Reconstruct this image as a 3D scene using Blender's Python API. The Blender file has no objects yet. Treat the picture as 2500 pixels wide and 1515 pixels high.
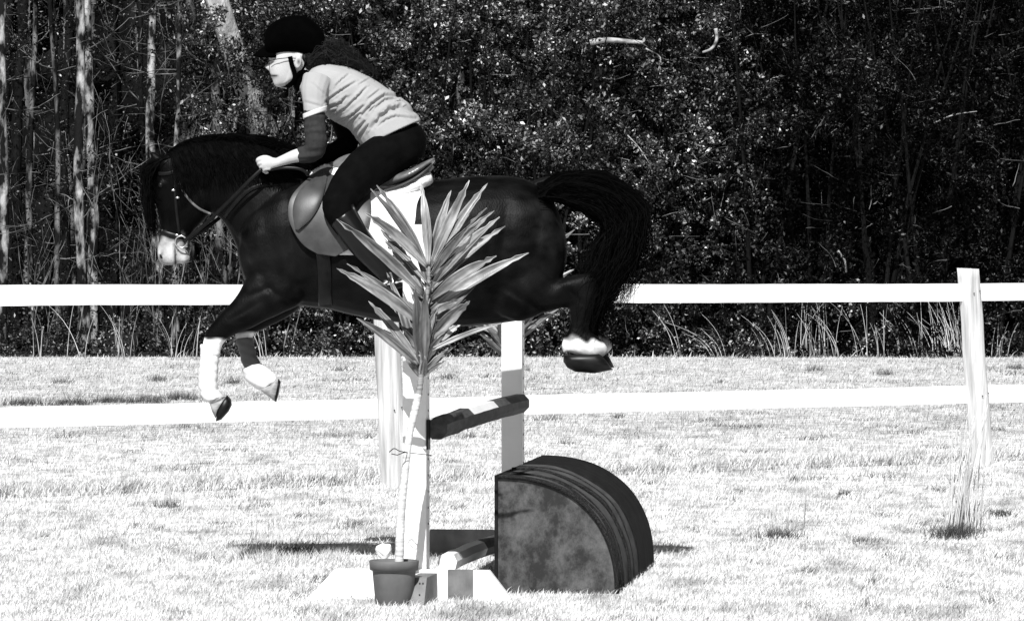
import bpy, bmesh, math, random
import numpy as np
from mathutils import Vector, Matrix, noise
from mathutils.bvhtree import BVHTree

random.seed(7); rng = np.random.default_rng(7)
scene = bpy.context.scene
COL = scene.collection

# ------------------------------------------------------------------ camera, sky, sun, exposure
F = 10650.0; CAMH = 1.53
TILT = math.atan((757.5-665.0)/F)
cam_d = bpy.data.cameras.new('camera'); cam = bpy.data.objects.new('camera', cam_d); COL.objects.link(cam)
cam.location = (0, 0, CAMH); cam.rotation_euler = (math.radians(90)-TILT, 0, 0)
cam_d.sensor_width = 36; cam_d.lens = 36*F/2500; cam_d.clip_start = 0.1; cam_d.clip_end = 1500
scene.camera = cam

SUN = Vector((0.17, 1.0, -1.05)).normalized()          # direction the light travels
elev = math.asin(-SUN.z)
world = bpy.data.worlds.new('World'); scene.world = world; world.use_nodes = True
wn = world.node_tree; bg = wn.nodes['Background']
sky = wn.nodes.new('ShaderNodeTexSky'); sky.sky_type = 'NISHITA'; sky.sun_disc = False
sky.sun_elevation = elev; sky.sun_rotation = math.atan2(-SUN.x, -SUN.y)
bw = wn.nodes.new('ShaderNodeRGBToBW')
wn.links.new(sky.outputs[0], bw.inputs[0]); wn.links.new(bw.outputs[0], bg.inputs[0]); bg.inputs[1].default_value = 0.05
sd = bpy.data.lights.new('sun', 'SUN'); sd.energy = 5.0; sd.angle = math.radians(0.5); sd.color = (1, 1, 1)
so = bpy.data.objects.new('sun', sd); COL.objects.link(so)
so.rotation_euler = SUN.to_track_quat('-Z', 'Y').to_euler(); so.location = (-5, -10, 20)
scene.view_settings.view_transform = 'Standard'; scene.view_settings.look = 'None'
scene.view_settings.gamma = 1; scene.view_settings.exposure = 0.5
scene.render.engine = 'CYCLES'
scene.cycles.max_bounces = 5; scene.cycles.diffuse_bounces = 3; scene.cycles.glossy_bounces = 2

# ------------------------------------------------------------------ helpers
def P(px, py, Y):
    d = Vector((px-1250, F*math.cos(TILT)+(757.5-py)*math.sin(TILT), -F*math.sin(TILT)+(757.5-py)*math.cos(TILT)))
    return Vector((0, 0, CAMH)) + d*(Y/d.y)
def G(px, py, z=0.0):
    d = Vector((px-1250, F*math.cos(TILT)+(757.5-py)*math.sin(TILT), -F*math.sin(TILT)+(757.5-py)*math.cos(TILT)))
    return Vector((0, 0, CAMH)) + d*((z-CAMH)/d.z)
def link(name, me, m=None, parent=None):
    o = bpy.data.objects.new(name, me); COL.objects.link(o)
    if m is not None:
        for mm in (m if isinstance(m, (list, tuple)) else [m]): me.materials.append(mm)
    if parent: o.parent = parent; o.matrix_parent_inverse = parent.matrix_world.inverted()
    return o
def tag(o, label=None, cat=None, group=None, kind=None):
    if label: o['label'] = label
    if cat: o['category'] = cat
    if group: o['group'] = group
    if kind: o['kind'] = kind
    return o
def thing(name, label, cat, loc=(0, 0, 0), group=None):
    o = bpy.data.objects.new(name, None); COL.objects.link(o); o.location = loc
    o.empty_display_size = 0.1; o.matrix_world = Matrix.Translation(Vector(loc))
    return tag(o, label, cat, group)
def bm_obj(name, bm, m=None, parent=None, smooth=True):
    me = bpy.data.meshes.new(name); bm.to_mesh(me); bm.free()
    if smooth: me.polygons.foreach_set('use_smooth', [True]*len(me.polygons))
    return link(name, me, m, parent)
def np_mesh(name, V, Fc, m=None, parent=None, smooth=False):
    """V (n,3), Fc (k,s) one face size"""
    me = bpy.data.meshes.new(name)
    V = np.ascontiguousarray(V, dtype=np.float32); Fc = np.ascontiguousarray(Fc, dtype=np.int32)
    k, s = Fc.shape
    me.vertices.add(len(V)); me.vertices.foreach_set('co', V.ravel())
    me.loops.add(k*s); me.loops.foreach_set('vertex_index', Fc.ravel())
    me.polygons.add(k); me.polygons.foreach_set('loop_start', np.arange(0, k*s, s, dtype=np.int32))
    me.polygons.foreach_set('loop_total', np.full(k, s, dtype=np.int32))
    if smooth: me.polygons.foreach_set('use_smooth', np.ones(k, dtype=bool))
    me.update(calc_edges=True)
    return link(name, me, m, parent)
def cat(pts, n):
    """catmull-rom through tuples, n samples a span"""
    A = [np.array(p, float) for p in pts]; out = []
    for i in range(len(A)-1):
        p0 = A[i-1] if i > 0 else 2*A[0]-A[1]; p1, p2 = A[i], A[i+1]
        p3 = A[i+2] if i+2 < len(A) else 2*A[-1]-A[-2]
        for k in range(n):
            t = k/n
            out.append(0.5*((2*p1)+(-p0+p2)*t+(2*p0-5*p1+4*p2-p3)*t*t+(-p0+3*p1-3*p2+p3)*t**3))
    out.append(A[-1]); return out
def ring_tube(bm, secs, n=16, e=2.0):
    """secs: (centre, u, v) vectors; closed both ends"""
    rings = []
    for c, u, v in secs:
        r = []
        for k in range(n):
            a = 2*math.pi*k/n; ca, sa = math.cos(a), math.sin(a)
            if e != 2.0: ca = math.copysign(abs(ca)**(2/e), ca); sa = math.copysign(abs(sa)**(2/e), sa)
            r.append(bm.verts.new(c+u*ca+v*sa))
        rings.append(r)
    fs = []
    for a, b in zip(rings, rings[1:]):
        for k in range(n): fs.append(bm.faces.new((a[k], a[(k+1) % n], b[(k+1) % n], b[k])))
    fs.append(bm.faces.new(rings[0][::-1])); fs.append(bm.faces.new(rings[-1]))
    bmesh.ops.recalc_face_normals(bm, faces=fs)
def lofts(bm, pts, Y, n=16, sub=4, e=2.2):
    """pts: (ax,ay,bx,by,halfwidth[,dY]) two silhouette points in photo units"""
    S = []
    for p in cat([tuple(p)+((0,) if len(p) == 5 else ()) for p in pts], sub):
        y = Y+p[5]; A = P(p[0], p[1], y); B = P(p[2], p[3], y)
        S.append(((A+B)/2, (A-B)/2, Vector((0, max(p[4], .002), 0))))
    ring_tube(bm, S, n, e)
def limb(bm, pts, Y, n=14, sub=4, ppm=473.0):
    """pts: (px,py,r in px,halfwidth m or None,dY)"""
    Q = [(p[0], p[1], p[2], (p[3] if p[3] is not None else p[2]/ppm), p[4] if len(p) > 4 else 0) for p in pts]
    C = cat(Q, sub); W = [P(c[0], c[1], Y+c[4]) for c in C]; S = []
    for i, c in enumerate(C):
        t = (W[min(i+1, len(W)-1)]-W[max(i-1, 0)]).normalized()
        side = Vector((0, 1, 0)); side = (side-t*side.dot(t)).normalized()
        u = side.cross(t).normalized()
        S.append((W[i], u*max(c[2], .6)/ppm, side*max(c[3], .001)))
    ring_tube(bm, S, n)
def path_tube(bm, W, R, n=8):
    S = []
    side = None
    for i in range(len(W)):
        t = (W[min(i+1, len(W)-1)]-W[max(i-1, 0)])
        t = t.normalized() if t.length > 1e-9 else Vector((0, 0, 1))
        if side is None: side = Vector((0, 1, 0)) if abs(t.y) < .9 else Vector((1, 0, 0))
        side = (side-t*side.dot(t)).normalized(); u = side.cross(t)
        r = R[i] if isinstance(R, (list, tuple)) else R
        S.append((W[i], u*r, side*r))
    ring_tube(bm, S, n)
def ball(bm, c, r, seg=16, rot=None):
    m = Matrix.Translation(c) @ (rot if rot else Matrix.Identity(4)) @ Matrix.Diagonal((r[0], r[1], r[2], 1))
    bmesh.ops.create_uvsphere(bm, u_segments=seg, v_segments=seg//2+2, radius=1, matrix=m)
def remesh(bm, vox, it=5, fac=.5):
    me = bpy.data.meshes.new('tmp'); bm.to_mesh(me); bm.free()
    o = bpy.data.objects.new('tmp', me); COL.objects.link(o)
    r = o.modifiers.new('r', 'REMESH'); r.mode = 'VOXEL'; r.voxel_size = vox; r.use_smooth_shade = True
    s = o.modifiers.new('s', 'SMOOTH'); s.factor = fac; s.iterations = it
    dg = bpy.context.evaluated_depsgraph_get(); dg.update()
    out = bpy.data.meshes.new_from_object(o.evaluated_get(dg)); bpy.data.objects.remove(o)
    out.polygons.foreach_set('use_smooth', [True]*len(out.polygons))
    return out
def verts_np(me):
    a = np.empty(len(me.vertices)*3, np.float32); me.vertices.foreach_get('co', a); return a.reshape(-1, 3)
def normals_np(me):
    a = np.empty(len(me.vertices)*3, np.float32); me.vertices.foreach_get('normal', a); return a.reshape(-1, 3)
def to_px(V):
    """photo coordinates of points"""
    c, s = math.cos(TILT), math.sin(TILT)
    x = V[:, 0]; y = V[:, 1]; z = V[:, 2]-CAMH
    dep = y*c-z*s; up = y*s+z*c
    return 1250+F*x/dep, 757.5-F*up/dep
def set_tone(me, t):
    a = me.attributes.new('tone', 'FLOAT', 'POINT'); a.data.foreach_set('value', np.ascontiguousarray(t, dtype=np.float32))
def displace(me, fn):
    V = verts_np(me); N = normals_np(me)
    d = np.array([fn(v) for v in V], np.float32)
    V = V+N*d[:, None]; me.vertices.foreach_set('co', np.ascontiguousarray(V).ravel()); me.update()
def sstep(a, b, x):
    t = np.clip((x-a)/(b-a), 0, 1); return t*t*(3-2*t)

# ------------------------------------------------------------------ materials (black-and-white place: neutral tones)
def mat(name, lo, hi=None, rough=.6, spec=.5, scale=(8, 8, 8), detail=4, contrast=(.35, .65), bump=0., bscale=None, bdist=.01,
        tone=False, island=0., irange=(.25, 1.8), sheen=0., nrough=.5, coat=0.):
    m = bpy.data.materials.new(name); m.use_nodes = True; nt = m.node_tree; b = nt.nodes['Principled BSDF']
    b.inputs['Roughness'].default_value = rough; b.inputs['Specular IOR Level'].default_value = spec
    if sheen: b.inputs['Sheen Weight'].default_value = sheen
    if coat: b.inputs['Coat Weight'].default_value = coat; b.inputs['Coat Roughness'].default_value = .2
    hi = lo if hi is None else hi
    tc = nt.nodes.new('ShaderNodeTexCoord'); mp = nt.nodes.new('ShaderNodeMapping'); mp.inputs['Scale'].default_value = scale
    nt.links.new(tc.outputs['Object'], mp.inputs[0])
    nz = nt.nodes.new('ShaderNodeTexNoise'); nz.inputs['Scale'].default_value = 1; nz.inputs['Detail'].default_value = detail; nz.inputs['Roughness'].default_value = nrough
    nt.links.new(mp.outputs[0], nz.inputs['Vector'])
    r = nt.nodes.new('ShaderNodeMapRange'); r.inputs[1].default_value = contrast[0]; r.inputs[2].default_value = contrast[1]
    r.inputs[3].default_value = lo; r.inputs[4].default_value = hi
    nt.links.new(nz.outputs[0], r.inputs[0]); out = r.outputs[0]
    def mul(a, bb):
        x = nt.nodes.new('ShaderNodeMath'); x.operation = 'MULTIPLY'
        nt.links.new(a, x.inputs[0])
        if isinstance(bb, float): x.inputs[1].default_value = bb
        else: nt.links.new(bb, x.inputs[1])
        return x.outputs[0]
    if tone:
        at = nt.nodes.new('ShaderNodeAttribute'); at.attribute_name = 'tone'; out = mul(out, at.outputs['Fac'])
    if island:
        ge = nt.nodes.new('ShaderNodeNewGeometry'); pw = nt.nodes.new('ShaderNodeMath'); pw.operation = 'POWER'; pw.inputs[1].default_value = island
        nt.links.new(ge.outputs['Random Per Island'], pw.inputs[0])
        mr = nt.nodes.new('ShaderNodeMapRange'); mr.inputs[3].default_value = irange[0]; mr.inputs[4].default_value = irange[1]
        nt.links.new(pw.outputs[0], mr.inputs[0]); out = mul(out, mr.outputs[0])
    cb = nt.nodes.new('ShaderNodeCombineColor')
    for i in range(3): nt.links.new(out, cb.inputs[i])
    nt.links.new(cb.outputs[0], b.inputs['Base Color'])
    if bump:
        mp2 = nt.nodes.new('ShaderNodeMapping'); mp2.inputs['Scale'].default_value = bscale or scale
        nt.links.new(tc.outputs['Object'], mp2.inputs[0])
        n2 = nt.nodes.new('ShaderNodeTexNoise'); n2.inputs['Scale'].default_value = 1; n2.inputs['Detail'].default_value = 5
        nt.links.new(mp2.outputs[0], n2.inputs['Vector'])
        bp = nt.nodes.new('ShaderNodeBump'); bp.inputs['Strength'].default_value = bump; bp.inputs['Distance'].default_value = bdist
        nt.links.new(n2.outputs[0], bp.inputs['Height']); nt.links.new(bp.outputs[0], b.inputs['Normal'])
    return m

M = {}
M['white_paint'] = mat('white_paint', .72, .82, .5, .4, (3, 3, 3), bump=.2, bscale=(4, 60, 60))
M['dark_paint'] = mat('dark_paint', .10, .17, .6, .3, (12, 12, 12), bump=.3, bscale=(60, 60, 8))
M['fence_white'] = mat('fence_white', .78, .85, .55, .4, (2, 2, 20), bump=.15, bscale=(3, 3, 60))
M['post_wood'] = mat('post_wood', .34, .62, .75, .2, (22, 22, 1.6), 6, (.3, .6), bump=.8, bscale=(60, 60, 3), bdist=.01)
M['field'] = mat('field', .20, .62, .9, .1, (5, 3, 5), 8, (.3, .6))
M['litter'] = mat('litter', .008, .03, .95, .1, (6, 6, 6), 8)
M['blade'] = mat('blade', .30, .66, .9, .05, (3.2, 1.0, 1), 10, (.34, .50), island=.32, irange=(.06, 1.2))
M['blade_rough'] = mat('blade_rough', .20, .56, .9, .05, (1.2, .5, 1), 10, (.34, .56), island=.38, irange=(.06, 1.2))
M['bark_dappled'] = mat('bark_dappled', .006, .38, .8, .1, (6, 6, 2.6), 8, (.46, .66), bump=1, bscale=(30, 30, 8), bdist=.03)  # noise mottling paints dappled sun and shade onto the trunks
M['bark_dappled_mid'] = mat('bark_dappled_mid', .005, .20, .85, .1, (5, 5, 1.8), 8, (.47, .68), bump=1, bscale=(25, 25, 6), bdist=.03)  # same painted dapples, dimmer
M['bark_dark'] = mat('bark_dark', .0006, .004, .85, .2, (7, 7, 2), 6, (.42, .68), bump=1, bscale=(25, 25, 6), bdist=.03)
M['stalk_pale'] = mat('stalk_pale', .6, .78, .7, .2, (3, 3, 3), island=1., irange=(.6, 1.1))
M['twig'] = mat('twig', .003, .19, .8, .2, (3, 3, 3), 3, (.4, .65))
M['leaf'] = mat('leaf', .003, .052, .45, .22, (.6, .6, .8), 6, (.38, .60), island=7, irange=(.45, 16))  # rare bright leaves paint sun glints, dark noise patches paint shaded hollows
M['leaf_shaded'] = mat('leaf_shaded', .0002, .014, .5, .06, (.38, .38, .5), 5, (.45, .66), island=9, irange=(.3, 20))  # woodland shade put into a darker leaf colour, few painted glints
M['leaf_mid'] = mat('leaf_mid', .0006, .022, .5, .15, (.9, .9, .7), 5, (.40, .64), island=9, irange=(.3, 22))  # rare bright leaves paint glints between the trunks
M['wood_mass'] = mat('wood_mass', .001, .010, .9, .1, (1.6, 1.6, .7), 8, (.45, .7), bump=1, bscale=(4, 4, 2), bdist=.3)  # near-black colour stands in for the shade inside the wood
M['stalk'] = mat('stalk', .45, .7, .7, .2, (3, 3, 3), island=1.)
M['coat'] = mat('coat', .0006, .0060, .48, .07, (6, 9, 9), 8, (.36, .68), bump=.5, bscale=(120, 120, 60), bdist=.004, tone=True)
M['horse_hair'] = mat('horse_hair', .0008, .0022, .7, .02, (30, 30, 30), island=1.)
M['hoof'] = mat('hoof', .003, .008, .4, .2, (20, 20, 60))
M['hoof_pale'] = mat('hoof_pale', .18, .34, .5, .4, (20, 20, 60))
M['boot_white'] = mat('boot_white', .62, .75, .8, .2, (30, 30, 30), bump=.3)
M['boot_grey'] = mat('boot_grey', .085, .10, .6, .3, (30, 30, 30), bump=.3)
M['leather'] = mat('leather', .026, .045, .46, .45, (14, 14, 14), bump=.15, bscale=(120, 120, 120), bdist=.002)
M['leather_seat'] = mat('leather_seat', .09, .15, .3, .7, (14, 14, 14), bump=.1, bscale=(120, 120, 120), bdist=.002)  # lighter than the flap leather to paint the cantle's highlight
M['tack'] = mat('tack', .002, .005, .4, .2, (30, 30, 30))
M['tack_pale'] = mat('tack_pale', .08, .14, .4, .5, (30, 30, 30))
M['steel'] = mat('steel', .5, .6, .25, .8); M['steel'].node_tree.nodes['Principled BSDF'].inputs['Metallic'].default_value = .9
M['pad'] = mat('pad', .70, .8, .9, .1, (40, 40, 40), bump=.6, bscale=(60, 60, 60), bdist=.005)
M['skin'] = mat('skin', .42, .48, .5, .3, (20, 20, 20), tone=True)
M['shirt'] = mat('shirt', .30, .33, .9, .05, (8, 8, 8), bump=.15, bscale=(300, 300, 300), bdist=.001)
M['cuff'] = mat('cuff', .5, .56, .85, .1)
M['sleeve'] = mat('sleeve', .022, .030, .85, .15, (60, 60, 60), bump=.3, bscale=(40, 40, 90), bdist=.004)
M['breeches'] = mat('breeches', .0016, .0028, .8, .03, (20, 20, 20), bump=.3, bscale=(20, 20, 20), bdist=.006)
M['velvet'] = mat('velvet', .0006, .001, .9, .01, (20, 20, 20))
M['riderhair'] = mat('riderhair', .002, .009, .6, .15, (20, 20, 20), island=1.)
M['yucca'] = mat('yucca', .10, .22, .45, .4, (6, 6, 6), 3, (.35, .62), bump=.35, bscale=(90, 90, 12), bdist=.004, tone=True)
M['canestem'] = mat('canestem', .42, .66, .7, .2, (8, 8, 70), 3, (.35, .6), bump=.6, bscale=(4, 4, 90), bdist=.004)
M['pot'] = mat('pot', .095, .12, .6, .3, (14, 14, 14), bump=.1)
M['soil'] = mat('soil', .02, .05, .9)
M['ply'] = mat('ply', .016, .14, .5, .3, (8, 8, 6), 15, (.42, .74), nrough=.78, bump=.4, bscale=(40, 40, 20), bdist=.004)
M['carpet'] = mat('carpet', .045, .075, .85, .1, (20, 8, 20), 6, bump=.5, bscale=(150, 150, 150), bdist=.004)
M['carpet_dark'] = mat('carpet_dark', .007, .012, .85, .1, (20, 8, 20), bump=.5, bscale=(150, 150, 150), bdist=.004)
M['frayed'] = mat('frayed', .006, .05, .8, .1, (200, 60, 200), 3, (.45, .8))
M['plastic'] = mat('plastic', .7, .78, .4, .4)
M['nail'] = mat('nail', .03, .04, .4, .5)
M['lens'] = mat('lens', .06, .08, .2, .6)

# ------------------------------------------------------------------ ground
def sheet(name, x0, x1, y0, y1, z, m, nx=2, ny=2, amp=0.):
    xs = np.linspace(x0, x1, nx); ys = np.linspace(y0, y1, ny)
    V = np.array([(x, y, z+(amp*noise.noise(Vector((x*.25, y*.12, 0))) if amp else 0)) for y in ys for x in xs])
    Fc = np.array([(j*nx+i, j*nx+i+1, (j+1)*nx+i+1, (j+1)*nx+i) for j in range(ny-1) for i in range(nx-1)])
    return tag(np_mesh(name, V, Fc, m, smooth=True), kind='structure')
sheet('ground', -600, 600, -100, 1000, 0, M['field'])
sheet('forest_floor', -140, 140, 79.2, 260, .004, M['litter'])

# field grass: blades laid evenly over the view and beyond its sides
def blades(n, Y0, Y1, h0, h1, w, spread=1.0, seedmask=None):
    u = rng.random(n); Yv = 1/((1/Y0)+(1/Y1-1/Y0)*u)
    X = (rng.random(n)*2-1)*(Yv*.1174*1.12*spread+.3)
    sc = (Yv/21)
    patch = np.array([noise.noise(Vector((x*1.3, y*.45, 3))) for x, y in zip(X[::4], Yv[::4])]); patch = np.repeat(patch, 4)[:n]
    h = (h0+(h1-h0)*rng.random(n)**2.0)*(1+.7*np.clip(patch, -1, 1))*(.55+.45*sc**.8)
    h = h*(1+1.6*np.exp(-((Yv-(32.85+.786*X))/1.0)**2))
    wd = w*(.6+.8*rng.random(n))*(sc**.75)
    yaw = rng.random(n)*math.pi
    lean = rng.normal(.35, .55, n)*h; leany = rng.normal(-.1, .6, n)*h
    bx, by = np.cos(yaw)*wd, np.sin(yaw)*wd*.6
    z0 = np.zeros(n)-.003
    A = np.stack([X-bx, Yv-by, z0], 1); B = np.stack([X+bx, Yv+by, z0], 1)
    Cm = np.stack([X+lean*.4+bx*.7, Yv+leany*.4+by, h*.6], 1); Dm = np.stack([X+lean*.4-bx*.7, Yv+leany*.4-by, h*.6], 1)
    T = np.stack([X+lean, Yv+leany, h], 1)
    V = np.stack([A, B, Cm, Dm, T], 1).reshape(-1, 3); i = np.arange(n)*5
    Fq = np.concatenate([np.stack([i, i+1, i+2], 1), np.stack([i, i+2, i+3], 1), np.stack([i+3, i+2, i+4], 1)])
    return V, Fq
V1, F1 = blades(330000, 18.2, 40, .006, .034, .0019)
V2, F2 = blades(120000, 40, 79.5, .008, .036, .0022)
V3, F3 = blades(500, 77, 79.8, .02, .09, .003)
g = np_mesh('rough_grass', np.concatenate([V2, V3]), np.concatenate([F2, F3+len(V2)]), M['blade_rough'])
tag(g, 'rougher unmown grass beyond the fence up to the woods', 'grass', kind='stuff')
g = np_mesh('grass', V1, F1, M['blade'])
tag(g, 'short dry pale grass covering the riding field', 'grass', kind='stuff')

# ------------------------------------------------------------------ woods
def leaf_cloud(centres, rad, per, L, W, seed=0, jitter=.3, flat=.0):
    """leaf shaped faces scattered round cluster centres"""
    r = np.random.default_rng(seed); n = len(centres)*per
    c = np.repeat(np.array(centres), per, 0)
    rr = np.repeat(np.array(rad), per)
    d = r.normal(size=(n, 3)); d /= np.linalg.norm(d, axis=1)[:, None]
    c = c+d*(rr*(r.random(n)**.4))[:, None]
    a = r.normal(size=(n, 3)); a[:, 2] -= flat; a /= np.linalg.norm(a, axis=1)[:, None]
    b = r.normal(size=(n, 3)); b -= a*(b*a).sum(1)[:, None]; b /= np.linalg.norm(b, axis=1)[:, None]
    nn = np.cross(a, b); s = (.5+1.3*r.random(n)**2.2)[:, None]
    a = a*L*s*.5; b = b*W*s*.5; nn = nn*W*.25
    V = np.stack([c-a, c+b-nn, c+a, c-b-nn], 1).reshape(-1, 3); i = np.arange(n)*4
    Fc = np.concatenate([np.stack([i, i+1, i+2], 1), np.stack([i, i+2, i+3], 1)])
    return V, Fc
def shrub_mesh(name, H, R, ncl, per, L, W, seed, m):
    r = random.Random(seed); C = []; rd = []
    lobes = [(r.uniform(-.6, .6)*R, r.uniform(-.5, .5)*R, H*(k+.5)/7*r.uniform(.85, 1.15), R*r.uniform(.55, .9)) for k in range(7) for _ in range(2)]
    while len(C) < ncl:
        lx, ly, lz, lr = r.choice(lobes)
        v = Vector((r.gauss(0, 1), r.gauss(0, 1), r.gauss(0, 1))).normalized()*lr*r.uniform(.6, 1.05)
        q = (lx+v.x, ly+v.y*.8, max(.1, lz+v.z*.9)); C.append(q); rd.append(r.uniform(.10, .34))
    V, Fc = leaf_cloud(C, rd, per, L, W, seed)
    o = np_mesh(name, V, Fc, m); return o.data, o
def stems_bm(seed, H, R, k=7):
    r = random.Random(seed); bm = bmesh.new()
    for _ in range(k):
        a = r.uniform(0, 6.28); x, y = math.cos(a)*.15, math.sin(a)*.15; W = []
        dx, dy = math.cos(a)*R*.8, math.sin(a)*R*.6
        for i in range(8):
            t = i/7; W.append(Vector((x+dx*t**1.3+r.uniform(-.06, .06), y+dy*t**1.3, H*.92*t)))
        path_tube(bm, W, [.05*(1-.8*i/7) for i in range(8)], 6)
    return bm
protoA = []
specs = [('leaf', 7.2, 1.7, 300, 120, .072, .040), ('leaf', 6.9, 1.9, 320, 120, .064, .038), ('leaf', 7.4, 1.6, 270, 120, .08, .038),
         ('leaf_shaded', 7.3, 2.0, 330, 110, .07, .028), ('leaf_shaded', 7.0, 1.8, 300, 110, .06, .026)]
for k, (mn, H, R, n, per, L, W) in enumerate(specs):
    me, o = shrub_mesh('foliage', H, R, n, per, L, W, 100+k, M[mn]); bpy.data.objects.remove(o)
    sm = bpy.data.meshes.new('stem'); b = stems_bm(k, H, R); b.to_mesh(sm); b.free(); sm.materials.append(M['bark_dark'])
    protoA.append((me, sm))
def shrub(k, px, Y, rz, s, label, group, name='evergreen_tree'):
    p = P(px, 870, Y); t = thing(name, label, 'tree', (p.x, Y, 0), group)
    t.rotation_euler.z = rz; t.scale = (s, s, s*random.uniform(.95, 1.08))
    for nm, me in (('crown', protoA[k][0]), ('stem', protoA[k][1])):
        c = bpy.data.objects.new(nm, me); COL.objects.link(c); c.parent = t
front = 'evergreen trees at the edge of the woods'
xs = [(700, 0, 'behind the helmet'), (860, 1, ''), (1010, 2, ''), (1150, 0, ''), (1300, 1, ''), (1440, 2, ''), (1580, 0, ''), (1700, 1, ''),
      (1850, 3, ''), (1990, 4, ''), (2120, 3, ''), (2260, 4, ''), (2400, 3, ''), (2560, 4, ''), (2740, 3, '')]
where = ['just right of the leaning grey trunk, behind the helmet', 'behind the rider back and ponytail', 'behind the rider seat and the saddle cantle', 'above the front of the horse rump',
         'above the middle of the horse rump', 'above the root of the horse tail, under the pale broken branch', 'behind the end of the horse tail', 'holding the white curved branch, right of the horse tail',
         'next right of the one with the white curved branch', 'between the horse tail and right fence post, over the tallest dry stalks', 'a little left of the pale snag above the rail',
         'standing left of the right fence post', 'directly behind the right fence post', 'at the right edge of the photo', 'beyond the right edge of the photo, only a few leaves showing']
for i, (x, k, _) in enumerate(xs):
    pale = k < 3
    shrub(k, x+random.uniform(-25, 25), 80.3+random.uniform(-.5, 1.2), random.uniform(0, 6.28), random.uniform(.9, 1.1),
          ('glint-painted evergreen tree ' if pale else 'shade-painted dark evergreen ')+where[i], front)
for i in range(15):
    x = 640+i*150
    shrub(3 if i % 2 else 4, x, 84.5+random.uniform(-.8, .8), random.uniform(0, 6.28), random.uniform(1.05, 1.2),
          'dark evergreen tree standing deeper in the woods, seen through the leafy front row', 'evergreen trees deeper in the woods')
# the far inside of the wood, one mass
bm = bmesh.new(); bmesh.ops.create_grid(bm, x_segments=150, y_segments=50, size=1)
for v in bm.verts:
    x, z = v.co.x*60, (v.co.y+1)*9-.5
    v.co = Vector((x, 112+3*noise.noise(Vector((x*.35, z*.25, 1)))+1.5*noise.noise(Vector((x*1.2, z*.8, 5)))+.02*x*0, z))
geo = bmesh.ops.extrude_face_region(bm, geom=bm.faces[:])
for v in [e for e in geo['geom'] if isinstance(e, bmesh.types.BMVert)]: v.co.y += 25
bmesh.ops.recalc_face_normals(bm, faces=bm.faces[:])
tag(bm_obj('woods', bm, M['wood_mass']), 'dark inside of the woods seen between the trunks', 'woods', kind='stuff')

# bare trees
def branch(bm, p, d, L, r0, depth, rr, up=.15, seg=10):
    W = [p]; d = d.normalized()
    for i in range(seg):
        d = (d+Vector((rr.gauss(0, .12), rr.gauss(0, .10), rr.gauss(up*.2, .15)))).normalized()
        W.append(W[-1]+d*L/seg)
    path_tube(bm, W, [max(r0*(1-.8*i/seg), .003) for i in range(seg+1)], 5)
    if depth > 0:
        for _ in range(rr.randint(1, 3)):
            k = rr.randint(2, seg); dd = (W[k]-W[k-1]).normalized()
            dd = (dd+Vector((rr.uniform(-.9, .9), rr.uniform(-.5, .5), rr.uniform(-.5, .8)))).normalized()
            branch(bm, W[k], dd, L*rr.uniform(.3, .6), r0*.5, depth-1, rr, up, 7)
def bare_tree(px, w, Y, m, label, group, top=None, bend=.25, nb=5, hlow=1.2, bpx=None, name='bare_tree', H=11, back=0.):
    """px: where the trunk meets the ground; top: photo x where it leaves the frame top"""
    rr = random.Random(int(px*13+Y*7))
    b = P(px, 870, Y); b.z = 0; t = thing(name, label, 'tree', b, group)
    hp = 1.53+665/(F/Y); tx = P(top if top is not None else px+rr.uniform(-15, 15), 0, Y).x
    r0 = w/2/(F/Y); W = []; R = []
    ph = rr.uniform(0, 6.28)
    for i in range(23):
        z = H*i/22; f = z/hp
        W.append(Vector((b.x+(tx-b.x)*f+bend*.16*math.sin(ph+z*.9)*min(1, z), Y+.1*math.sin(z+ph)+back*max(0, 1-f), z))); R.append(r0*(1.12-.5*i/22))
    W[0].z = -.1; R[0] *= 1.25
    bm = bmesh.new(); path_tube(bm, W, R, 10)
    for v in bm.verts:
        v.co += Vector((noise.noise(v.co*2.5), noise.noise(v.co*2.5+Vector((9, 0, 0))), 0))*r0*.35
    bm_obj('trunk', bm, m, t)
    for _ in range(nb):
        bm = bmesh.new()
        i = rr.uniform(hlow, 7.6)/H*22; k = int(i); p = W[k].lerp(W[k+1], i-k)
        s = rr.choice((-1, 1)); d = Vector((s*rr.uniform(.5, 1), rr.uniform(-.9, .2), rr.uniform(-.1, .8)))
        branch(bm, p, d, rr.uniform(.8, 2.2), rr.uniform(.007, .017), 2, rr)
        bm_obj('branch', bm, M['twig'], t)
    for k in (18, 21):
        bm = bmesh.new(); branch(bm, W[k], Vector((rr.uniform(-1, 1), rr.uniform(-1, 1), .8)), 2.5, .04, 2, rr)
        bm_obj('branch', bm, M['twig'], t)
    return t
P1, P2, P3 = M['bark_dappled'], M['bark_dappled_mid'], M['bark_dark']
bare_tree(2, 26, 81, P1, 'dapple-painted bare tree cut by the left edge of the photo', None, top=8)
bare_tree(150, 14, 82, P2, 'thin bare tree with pale upper trunk, near the left edge between two thicker trees', None, top=125)
bare_tree(206, 24, 80.5, P1, 'bare tree at left whose painted light dapples run from top to the upper rail', None, top=190)
bare_tree(226, 27, 83, P1, 'thick pale bare tree just right of the dappled trunk at left', None, top=218)
bare_tree(385, 26, 84, P1, 'dapple-painted bare tree directly above the horse head', None, top=368)
bare_tree(470, 30, 86, P2, 'bare tree with dark left side behind the horse mane', None, top=462)
bare_tree(430, 14, 81, P1, 'slender crooked bare tree with painted bright dapples above the horse poll', None, top=432)
bare_tree(820, 66, 79.6, mat('bark_grey', .20, .50, .8, .2, (6, 6, 3), 6, (.3, .65), bump=1, bscale=(22, 22, 8), bdist=.03),
          'thick grey leaning tree running down behind the rider helmet', None, top=530, bend=.1, nb=3, back=3.6)
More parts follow.
